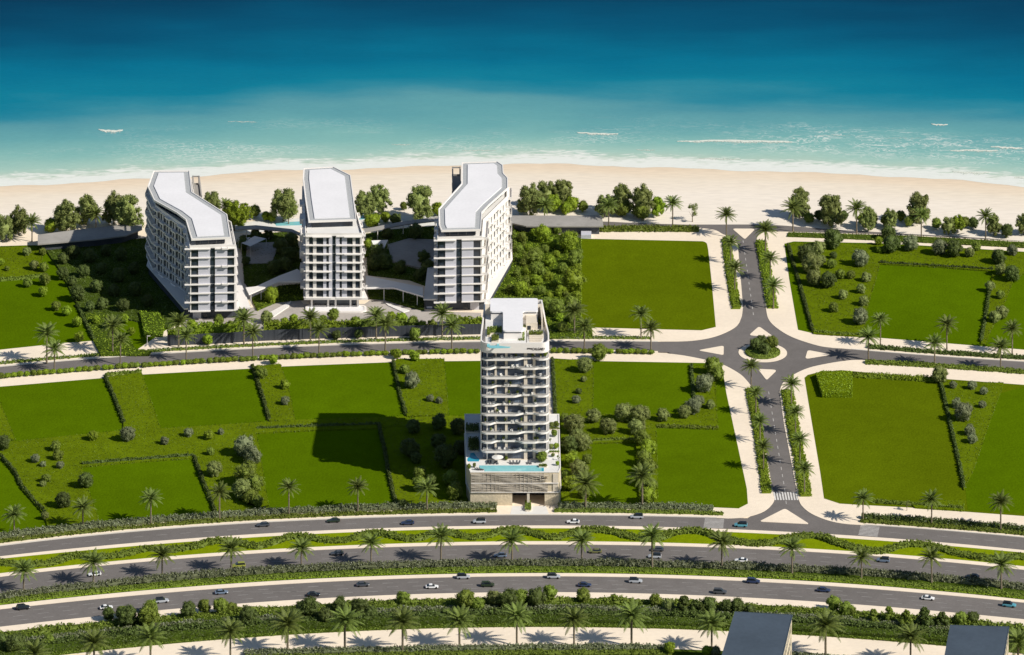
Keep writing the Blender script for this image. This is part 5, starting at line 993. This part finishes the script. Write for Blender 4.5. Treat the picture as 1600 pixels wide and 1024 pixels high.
# furniture and pots standing on the balconies
mb = MB(); mb.box(-.42, .42, -.32, .32, .12, .42); mb.box(-.42, .42, .22, .34, .42, .88); mb.box(-.42, -.32, -.32, .22, .42, .62); mb.box(.32, .42, -.32, .22, .42, .62)
for sx in (-.36, .36):
    for sy_ in (-.26, .26): mb.box(sx-.04, sx+.04, sy_-.04, sy_+.04, 0, .12)
CHM = mb.mesh('outdoor_chair', M['fabric'])
mb = MB(); mb.tube([(0, 0, 0), (0, 0, .42)], [.18, .24], 8, 1); d = sphere_dirs(60); add_leaves(mb, np.array((0, 0, .95))+d*np.array((.5, .5, .72))*rng.uniform(.35, 1, (60, 1)), d, .2); POM = mb.mesh('potted_plant', [M['leaf_mid'], M['cream']])
for k, z in enumerate(ZS):
    w_ = ORD[len(ZS)-k]
    for u in rng.uniform(.05, .93, 9):
        ch = rng.random() < .68; o = put(bpy.data.objects.new('outdoor_chair' if ch else 'potted_plant', CHM if ch else POM)); o.location = (xl_+W*u, YF+.8+rng.uniform(0, .4), z+.42); o.rotation_euler = (0, 0, rng.uniform(-.6, .6) if ch else rng.uniform(0, 6))
        if ch: objmat(o, M['fabric' if rng.random() < .6 else 'frame']); tag(o, f'outdoor lounge chair on the {w_} tower balcony from the top', 'chair', f'chairs on the {w_} tower balcony')
        else: tag(o, f'small leafy potted plant on the {w_} tower balcony from the top', 'potted plant', f'potted plants on the {w_} tower balcony')
# crown: parapet, terrace, pool deck, T-roof
cf = foot(None, base=-.35, rr=3.0); mb = MB(); ringwall(mb, cf, .5, ZC, 54.4); tb(mb, 'crown_parapet', M['white'])
mb = MB(); mb.prism(inset(cf, .5), ZC, 52.4, 0, 0); TF = tb(mb, 'roof_terrace', M['white_pave'])
def Z(px, py, z): return P(px, py, z)
mb = MB(); mb.prism(PL([(758.5, 537.5), (758.5, 488), (770, 478), (822, 478), (822, 537.5)], 54.0), 52.4, 54.0); tb(mb, 'pool_deck', M['white_pave'])
mb = MB(); mb.prism(PL([(824, 537), (824, 500), (843, 500), (851, 515), (851, 530), (846, 537)], 53.1), 52.4, 53.1); tb(mb, 'upper_terrace', M['white_pave'])
mb = MB(); mb.prism(PL([(761, 536), (761, 541.5), (765, 543.5), (778, 543.5), (796, 543), (797.5, 541.8), (780, 540.2), (780, 536.5), (776.5, 536.3), (776.5, 539.8), (765.5, 539.8), (765.5, 536.2)][::1], 54.15), 53.9, 54.12); tb(mb, 'roof_pool', M['pool'])
TZ = 57.2
Tp = PL([(766, 466.2), (840.4, 466.2), (840.4, 486), (817, 486), (817, 517), (786, 517), (786, 487), (766, 487)], TZ)
mb = MB(); mb.prism(rounded(Tp, 1.1, 5), TZ-.55, TZ); tb(mb, 'roof', M['roofwhite'])
mb = MB(); mb.prism(inset(Tp, .5), 56.1, TZ-.55); tb(mb, 'clerestory', M['glass'])
mb = MB(); mb.prism(inset(Tp, .25), 52.4, 56.1, 0, 0); tb(mb, 'roof_pavilion', M['white'])
mb = MB(); mb.prism(PL([(822, 488), (840, 488), (840, 505), (822, 505)], 55.6), 52.4, 55.6); tb(mb, 'plant_room', M['cream'])
o, t, nn, L_ = tn(P(822, 505, 55.6), P(840, 505, 55.6)); mb = MB(); mb.obox(o, t, nn, .4, 1.7, 0, .05, 53.0, 54.6); tb(mb, 'opening', M['dark'])
for pts, zt in (([(758, 475.5), (770, 475.5), (770, 479), (758, 480)], 57.0), ([(840.5, 475.5), (847.5, 474.5), (848.2, 499), (846, 499), (844, 479), (840.5, 479)], 57.0)):
    mb = MB(); mb.prism(PL(pts, zt), 52.4, zt); tb(mb, 'screen_wall', M['cream'])
for i in range(4):
    mb = MB(); mb.prism(PL([(827, 524+i*2.9), (849-i, 524+i*2.9), (849-i, 526+i*2.9), (827, 526+i*2.9)], 53.6-i*.12), 53.0, 53.6-i*.12); tb(mb, 'step', M['cream'])
def planter(pts, zb, h, par=None, m='leaf_mid'):
    p = PL(pts, zb+h*.6); mb = MB(); mb.prism(p, zb, zb+.45, 1, 1); A = np.array(p); lo, hi = A.min(0), A.max(0); c = int((hi-lo).prod()*38)+40
    q = rng.uniform(lo, hi, (c, 2)); C = np.column_stack([q, rng.uniform(zb+.4, zb+h, c)]); add_leaves(mb, C, rng.normal(size=(c, 3))+(0, -.3, .6), .24); tb(mb, 'planter', [M[m], M['cream']], par)
for pts in ([(818, 508.5), (832.5, 508.5), (832.5, 512.5), (818, 512.5)], [(826.5, 517.5), (848, 517.5), (848, 522.5), (826.5, 522.5)], [(815.5, 520), (819.5, 520), (819.5, 533), (815.5, 533)], [(810, 528), (815.5, 528), (815.5, 533), (810, 533)], [(768, 524), (779, 524), (779, 532), (768, 532)], [(841, 499), (848, 499), (848, 507), (841, 507)], [(761, 512), (766, 512), (766, 523), (761, 523)], [(766, 511), (784, 511), (784, 519), (766, 519)]):
    planter(pts, 53.1 if pts[0][0] > 805 else 54.0, 1.3)
def text_mesh(txt, size, w):
    cu = bpy.data.curves.new('letters', 'FONT'); cu.body = txt; cu.size = size; cu.extrude = .04; cu.offset = .022; cu.align_x = 'CENTER'; ob = bpy.data.objects.new('tmp', cu); COL.objects.link(ob)
    dg = bpy.context.evaluated_depsgraph_get(); me = bpy.data.meshes.new_from_object(ob.evaluated_get(dg)); COL.objects.unlink(ob); bpy.data.objects.remove(ob)
    xs = [v.co.x for v in me.vertices]; k = w/(max(xs)-min(xs)); me.transform(__import__('mathutils').Matrix.Diagonal((k, 1, 1, 1))); return me
def letters(txt, px, py, z, yw, size, w, par, name='sign_letters'):
    me = text_mesh(txt, size, w); me.name = name; me.materials.clear(); me.materials.append(M['sign']); o = put(bpy.data.objects.new(name, me), par); o.rotation_euler = (math.pi/2, 0, 0); o.location = (X(px)-ox, yw-oy, z); return o
zsg = (772.5-546.6)/s_f
letters('PPS', 827.5, 0, zsg+.22, YF-.42, .78, 1.75, TW); letters('CALGARY', 841.6, 0, zsg, YF-.42, 1.2, 4.7, TW)
# ---- podium
PD = [(728.6, 725), (735, 738.6), (873, 738.6), (876, 732), (873.6, 648), (726, 648)]; pd = PL(PD, ZD)
mb = MB(); mb.prism(pd, 4.9, ZD, 0, 1); tb(mb, 'podium', [M['beige'], M['white_pave']])
yf = pd[1][1]; XP = lambda px: (px-800)/sc(790)
lowL = [pd[0], pd[1], (XP(800.5), yf), (XP(800.5), yf+9), (pd[0][0], yf+9)]; mb = MB(); mb.prism(lowL, 0, 4.9); tb(mb, 'base_wall', M['beige'])
mb = MB(); mb.prism([(XP(851), yf), pd[2], pd[3], (pd[3][0], yf+9), (XP(851), yf+9)], 0, 4.9); tb(mb, 'base_wall', M['beige'])
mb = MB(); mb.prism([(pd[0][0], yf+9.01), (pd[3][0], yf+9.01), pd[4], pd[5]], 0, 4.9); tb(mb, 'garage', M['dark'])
mb = MB(); mb.box(XP(823.5), XP(827.5), yf-.2, yf+1.0, 0.15, 4.9); tb(mb, 'column', M['cream'])
mb = MB(); ringwall(mb, inset(pd, -.05), .4, ZD, ZD+.25); ringwall(mb, inset(pd, -.2), .3, 4.75, 5.05); tb(mb, 'coping', M['white'])
for r, (z0, z1) in enumerate(((8.35, 11.55), (5.1, 8.15))):
    mb = MB(); x0, x1 = XP(736), XP(850 if r == 0 else 856); mb.box(x0, x1, yf-.22, yf, z0, z1, 0)
    for j in range(7):
        xs = np.linspace(x0, x1, 70); v = (j+.5)/7; zz = z0+(z1-z0)*v+.62*np.sin((xs-x0)/(x1-x0)*15+j*.23+r*.7)*math.sin(math.pi*v)*(.5+.5*np.sin((xs-x0)*.21+j))
        th = .04+.045*(1+np.sin(xs*.9+j*1.1)); dp = .28+.12*np.sin((xs-x0)*.55+j*.3)
        vs = [(x, yf-.22-d, z-t_) for x, z, t_, d in zip(xs, zz, th, dp)]+[(x, yf-.22-d, z+t_) for x, z, t_, d in zip(xs, zz, th, dp)]+[(x, yf-.22, z+t_) for x, z, t_ in zip(xs, zz, th)]+[(x, yf-.22, z-t_) for x, z, t_ in zip(xs, zz, th)]
        mb.add(vs, [(q*70+i, q*70+i+1, ((q+1) % 4)*70+i+1, ((q+1) % 4)*70+i) for q in range(4) for i in range(69)], 1)
    for x in np.arange(x0, x1, 1.45): mb.box(x, x+.1, yf-.5, yf-.22, z0, z1, 1)
    tb(mb, 'facade_screen', [M['screen_dark'], M['screen_slat']])
    mb = MB(); mb.box(XP(736), XP(872.5), yf-.5, yf-.02, z0-.22, z0); tb(mb, 'screen_rail', M['white'])
for z0, z1 in ((8.5, 11.4), (5.4, 8.0)):
    mb = MB(); mb.box(XP(864), XP(872), yf-.25, yf, z0, z1); tb(mb, 'stone_panel', M['cream'])
fx0, fx1 = XP(843.5), XP(857); mb = MB()
for a in ((fx0, fx1, 11.0, 11.12), (fx0, fx1, 9.5, 9.62)): mb.box(a[0], a[1], yf-.7, yf-.55, a[2], a[3])
for a in ((fx0, fx0+.12), (fx1-.12, fx1)): mb.box(a[0], a[1], yf-.7, yf-.55, 9.62, 11.0)
tb(mb, 'sign_frame', M['cream']); o = letters('Se R', 850.3, 0, 9.85, yf-.58, 1.2, 2.2, TW); o.location[0] = (fx0+fx1)/2-ox
mb = MB(); pp = PL([(749, 727.5), (841, 727.5), (844, 730), (850, 730), (850, 736.8), (757, 736.8), (757, 733.5), (749, 731.5)], ZD+.08); mb.prism(pp, ZD-.2, ZD+.08); tb(mb, 'main_pool', M['pool'])
mb = MB(); mb.prism(PL([(846.5, 730.6), (849.6, 730.6), (849.6, 736.4), (846.5, 736.4)], ZD+.1), ZD, ZD+.1); tb(mb, 'spa_pool', M['poolblue'])
mb = MB(); mb.prism(PL([(729, 717), (734, 714), (735, 708), (741, 708), (744, 713), (749.5, 718), (748, 721), (731, 721)], ZD+.1), ZD-.1, ZD+.1); tb(mb, 'side_pool', M['poolblue'])
for pts, h in (([(728, 663), (748, 663), (748, 673), (728, 673)], 1.6), ([(732, 684), (748, 684), (748, 702), (736, 702)], 1.8), ([(842, 726), (855, 726), (855, 729), (842, 729)], .9), ([(858, 669), (874, 669), (874, 670.5), (858, 670.5)], .8), ([(858, 705), (874, 705), (874, 707), (858, 707)], .8)): planter(pts, ZD, h, m='leaf_dark' if pts[0][0] < 760 else 'leaf_mid')
mb = MB(); mb.box(X(748), X(851), YF+1.0, YF+2.9, ZD, ZD+.08); tb(mb, 'lounge_deck', M['cream'])
GT = 'plants on the tower podium terrace'
for x, y, r, tn_, e in ((846, 714, 8, 'm', 1), (869, 663, 4.5, 'm', 1), (862, 664, 4, 'o', 1), (866, 677, 4.5, 'm', 1.2), (869, 697, 4.5, 'b', 1), (861, 698, 4, 'o', 1), (864, 711, 3, 'o', 1), (871, 724, 3, 'b', 1.2), (733, 729, 3, 'm', 1.4), (741, 727, 2.6, 'o', 1.4), (791, 716, 2.6, 'm', 1.3), (740, 690, 5, 'd', 1)):
    plant(x, y, r, tn_, 'round', 'on the podium terrace', GT, e, ZD)
for x, y, r in ((860, 688, 3), (872, 715, 3)): plant(x, y, r, 'm', 'sparse', 'on the podium terrace', GT, 1, ZD)
plant(852, 553, 3, 'm', 'round', 'on the top balcony of the tower', GT, 1.4, 49.0)
def lounger(px, py, rz):
    x, y = P(px, py, ZD+.05); mb = MB(); mb.box(-.32, .32, -.95, .35, .22, .32); mb.add([(-.32, .35, .24), (.32, .35, .24), (.32, .95, .72), (-.32, .95, .72), (-.32, .35, .33), (.32, .35, .33), (.32, .95, .80), (-.32, .95, .80)], [(0, 3, 2, 1), (4, 5, 6, 7), (0, 1, 5, 4), (1, 2, 6, 5), (2, 3, 7, 6), (3, 0, 4, 7)])
    for sx in (-.26, .26):
        for sy_ in (-.8, .25): mb.box(sx-.04, sx+.04, sy_-.04, sy_+.04, 0, .22)
    o = mb.build('sun_lounger', M['frame']); o.location = (x, y, ZD+.05); o.rotation_euler = (0, 0, rz); tag(o, 'small dark sun lounger in the row by the podium pool', 'sun lounger', 'sun loungers by the podium pool')
for px in (762, 766.5, 773, 777, 798, 802, 807, 811, 825, 829): lounger(px, 724.4, rng.uniform(-.5, .5))
for px in (745, 748.5, 752): lounger(px, 734.5, 1.2)
x, y = P(777.5, 724, ZD); T = empty('parasol', (x, y, ZD), 'round white parasol by the podium pool', 'parasol'); mb = MB(); mb.tube([(0, 0, 0), (0, 0, 2.5)], [.05, .05], 6); mb.build('pole', M['white'], T)
mb = MB(); n = 20; mb.add([(2.1*math.cos(2*math.pi*i/n), 2.1*math.sin(2*math.pi*i/n), 2.2) for i in range(n)]+[(0, 0, 2.75), (0, 0, 2.3)], [(i, (i+1) % n, n) for i in range(n)]+[((i+1) % n, i, n+1) for i in range(n)]); mb.build('canopy', M['fabric'], T)
# entrance planter
mb = MB(); x0, x1 = XP(819.5), XP(830.5); ya, yb = P(0, 800.5)[1], P(0, 787)[1]; mb.prism(rounded([(x0, ya), (x1, ya), (x1, yb), (x0, yb)], .8), .1, .6, 1, 1)
q = rng.uniform((x0+.2, ya+.2), (x1-.2, yb-.2), (700, 2)); add_leaves(mb, np.column_stack([q, rng.uniform(.5, 1.5, 700)]), rng.normal(size=(700, 3))+(0, -.3, .6), .24)
tag(mb.build('planter', [M['leaf_mid'], M['cream']]), 'clipped green planter between the two garage lanes of the tower', 'planter')
# ================================================================ dark roofed buildings at the bottom edge
def dark_building(pts, label):
    z = 18.0; p = PL(pts, z); c = np.mean(np.array(p), 0); T = empty('office_building', (c[0], c[1], 0), label, 'building', 'dark roofed buildings'); q = [(x-c[0], y-c[1]) for x, y in p]
    if area(q) < 0: q = q[::-1]
    mb = MB(); mb.prism(inset(q, .25), 0, z-.35); mb.build('wall', M['beige'], T); mb = MB(); mb.prism(q, z-.35, z); r_ = mb.build('roof', M['slate'], T)
    mb = MB(); ringwall(mb, q, .22, z, z+.10); mb.build('roof_edge', M['slate'], r_)
    n = len(q)
    for e in range(n):
        o, t, nn, L_ = tn(inset(q, .25)[e], inset(q, .25)[(e+1) % n])
        for k in range(4):
            w = MB()
            for u in np.arange(1.5, L_-2, 3.6): w.obox(o, t, nn, u, u+1.6, 0, .05, 1.0+k*4.2, 3.4+k*4.2)
            if w.v: w.build('windows', M['glass'], T)
dark_building([(1148, 956), (1238.5, 961), (1214, 1064), (1117, 1060)], 'dark flat roofed building cut by the bottom edge between palms')
dark_building([(1484.5, 977), (1577, 979.5), (1562, 1068), (1468, 1066)], 'dark flat roofed building in the bottom right corner')
# ================================================================ cars
def car_meshes(kind):
    L_, Wd, H = {'sedan': (4.7, 1.86, 1.42), 'suv': (4.7, 1.92, 1.72), 'coupe': (4.5, 1.9, 1.30)}[kind]; hx = L_/2; belt = H*.60; out = {}
    st = [(-hx, .80, .42, belt*.86), (-hx+.12, .93, .30, belt*.97), (-hx+.9, 1, .22, belt), (0, 1, .20, belt), (hx-1.5, 1, .22, belt*.98), (hx-.45, .95, .26, belt*.80), (hx-.08, .84, .32, belt*.70), (hx, .72, .40, belt*.62)]
    mb = MB(); vs = []
    for x, w, z0, z1 in st:
        h = Wd/2*w; m = (z0+z1)/2
        vs += [(x, -h*.88, z0), (x, -h, z0+.14), (x, -h, m+.08), (x, -h*.90, z1), (x, h*.90, z1), (x, h, m+.08), (x, h, z0+.14), (x, h*.88, z0)]
    k = len(st); mb.add(vs, [(i*8+j, (i+1)*8+j, (i+1)*8+(j+1) % 8, i*8+(j+1) % 8) for i in range(k-1) for j in range(8)]+[tuple(range(8)), tuple((k-1)*8+j for j in range(7, -1, -1))]); out['body'] = mb
    r0, r1, g0, g1 = {'sedan': (-1.25, .25, -1.95, 1.05), 'suv': (-1.95, .35, -2.2, 1.10), 'coupe': (-1.0, .05, -1.9, .95)}[kind]; wb, wt = Wd/2*.88, Wd/2*.70
    mb = MB(); a = [(g0, -wb), (g1, -wb), (g1, wb), (g0, wb)]; b = [(r0, -wt), (r1, -wt), (r1, wt), (r0, wt)]; zb = belt-.03
    mb.add([(x, y, zb) for x, y in a]+[(x, y, H-.06) for x, y in b], [(0, 1, 5, 4), (1, 2, 6, 5), (2, 3, 7, 6), (3, 0, 4, 7), (4, 5, 6, 7), (3, 2, 1, 0)]); out['window'] = mb
    mb = MB(); b2 = [(r0-.06, -wt-.03), (r1+.05, -wt-.03), (r1+.05, wt+.03), (r0-.06, wt+.03)]; b3 = [(r0+.12, -wt+.1), (r1-.12, -wt+.1), (r1-.12, wt-.1), (r0+.12, wt-.1)]
    mb.add([(x, y, H-.075) for x, y in b2]+[(x, y, H) for x, y in b3], [(0, 1, 5, 4), (1, 2, 6, 5), (2, 3, 7, 6), (3, 0, 4, 7), (4, 5, 6, 7), (3, 2, 1, 0)]); out['roof'] = mb
    mb = MB(); mb.tube([(0, -.12, 0), (0, .12, 0)], [.34, .34], 14); out['wheel'] = mb
    mb = MB(); mb.box(-.06, .06, -.2, .2, -.07, .07); out['headlight'] = mb; mb = MB(); mb.box(-.04, .04, -.2, .2, -.06, .06); out['rear_light'] = mb
    me = {p: q.mesh(p, M['car_white'] if p in ('body', 'roof') else M['carglass'] if p == 'window' else M['tyre'] if p == 'wheel' else M['lamp'] if p == 'headlight' else M['redlamp'], p in ('wheel',)) for p, q in out.items()}
    return me, hx, Wd, belt
CM = {k: car_meshes(k) for k in ('sedan', 'suv', 'coupe')}
def car(px, py, colour, kind, road, face):
    me, hx, Wd, belt = CM[kind]; z = .022; f = E[road+'_up']; a, b = np.array(P(px-8, py+f(px-8)-f(px))), np.array(P(px+8, py+f(px+8)-f(px))); rz = math.atan2(b[1]-a[1], b[0]-a[0])+(0 if face > 0 else math.pi)
    x, y = P(px, py+2.2, z); nm = {'A': 'on the service road nearest the tower', 'B': 'on the middle carriageway', 'C': 'on the nearest carriageway'}[road]
    T = empty('car', (x, y, z), '', 'car', 'cars on the highway', rz)
    for p in ('body', 'roof'): o = put(bpy.data.objects.new(p, me[p]), T); objmat(o, M['car_'+colour if not (p == 'roof' and kind == 'suv' and colour in ('silver', 'teal', 'blue-grey')) else 'car_black'])
    put(bpy.data.objects.new('window', me['window']), T)
    for sx in (-1.38, 1.42):
        for sy_ in (-1, 1): o = put(bpy.data.objects.new('wheel', me['wheel']), T); o.location = (sx, sy_*(Wd/2-.10), .34)
    for sy_ in (-1, 1):
        o = put(bpy.data.objects.new('headlight', me['headlight']), T); o.location = (hx-.12, sy_*Wd*.31, belt*.60)
        o = put(bpy.data.objects.new('rear_light', me['rear_light']), T); o.location = (-hx-.0, sy_*Wd*.31, belt*.78)
    LAB.append((T, f"{colour} {kind if kind != 'coupe' else 'low sports'} car {nm}".replace('suv car', 'tall car'), px))
for a in [(411, 820, 'dark grey', 'sedan', 'A', -1), (521, 813.5, 'dark green', 'sedan', 'A', -1), (637, 817, 'navy', 'sedan', 'A', -1), (749, 815, 'silver', 'suv', 'A', -1), (895.5, 815, 'white', 'coupe', 'A', -1), (995, 807.5, 'silver', 'suv', 'A', -1), (1157.5, 820.5, 'teal', 'suv', 'A', -1),
          (148, 897, 'white', 'coupe', 'B', -1), (373, 884, 'yellow-green', 'suv', 'B', -1), (527, 864.5, 'dark grey', 'sedan', 'B', -1), (782, 868, 'blue-grey', 'sedan', 'B', -1), (930, 861.5, 'olive', 'sedan', 'B', -1), (1027, 858.5, 'dark grey', 'sedan', 'B', -1), (1023, 869.5, 'silver', 'suv', 'B', -1), (1158, 875.5, 'white', 'coupe', 'B', -1),
          (1380, 875.5, 'blue-grey', 'suv', 'B', -1), (1520, 901, 'black', 'sedan', 'B', -1),
          (36, 949.5, 'black', 'suv', 'C', 1), (166, 949, 'white', 'coupe', 'C', 1), (253, 939, 'silver', 'suv', 'C', 1), (346, 925.5, 'blue-grey', 'sedan', 'C', 1), (490, 929, 'black', 'sedan', 'C', 1), (567, 913.5, 'dark grey', 'sedan', 'C', 1), (675, 916.5, 'white', 'coupe', 'C', 1), (724, 901.5, 'silver', 'suv', 'C', 1),
          (762, 914, 'dark green', 'suv', 'C', 1), (865, 901, 'silver', 'suv', 'C', 1), (913.5, 914, 'navy', 'sedan', 'C', 1), (993, 908, 'silver', 'suv', 'C', 1), (1125, 925, 'dark grey', 'suv', 'C', 1), (1177, 908.5, 'navy', 'suv', 'C', 1), (1287, 922, 'navy', 'sedan', 'C', 1), (1450, 934.5, 'white', 'coupe', 'C', 1), (1577, 945.5, 'teal', 'suv', 'C', 1)]: car(*a)
finish_labels(LAB)
# ================================================================ LIGHT AND CAMERA
from mathutils import Vector
EL, AZ = R(38), R(27)
dv = Vector((math.cos(EL)*math.cos(AZ), -math.cos(EL)*math.sin(AZ), math.sin(EL)))
sl = bpy.data.lights.new('sun', 'SUN'); sl.energy = 4.9; sl.angle = R(.53); sl.color = (1, .945, .86); so = bpy.data.objects.new('sun', sl); so.rotation_euler = dv.to_track_quat('Z', 'Y').to_euler(); so.location = dv*500; put(so)
w = bpy.data.worlds.new('World'); S.world = w; w.use_nodes = True; nt = w.node_tree; sk = nt.nodes.new('ShaderNodeTexSky'); sk.sky_type = 'NISHITA'; sk.sun_disc = False; sk.sun_elevation = EL; sk.sun_rotation = R(90)+AZ; sk.air_density = 1.0; sk.dust_density = .4; sk.ozone_density = 2.0
nt.links.new(sk.outputs[0], nt.nodes['Background'].inputs['Color']); nt.nodes['Background'].inputs['Strength'].default_value = .07
cam = bpy.data.cameras.new('camera'); cam.sensor_fit = 'HORIZONTAL'; cam.sensor_width = 36; cam.lens = 36*FPX/1600; cam.shift_y = -(512-YH)/1600; cam.clip_start = 10; cam.clip_end = 20000
co = put(bpy.data.objects.new('camera', cam)); co.location = (0, YC, HCAM); co.rotation_euler = (math.pi/2, 0, 0); S.camera = co
S.view_settings.view_transform = 'Standard'; S.view_settings.look = 'None'; S.view_settings.exposure = 0.06; S.view_settings.gamma = 1.0
S.cycles.max_bounces = 6; S.cycles.transparent_max_bounces = 6
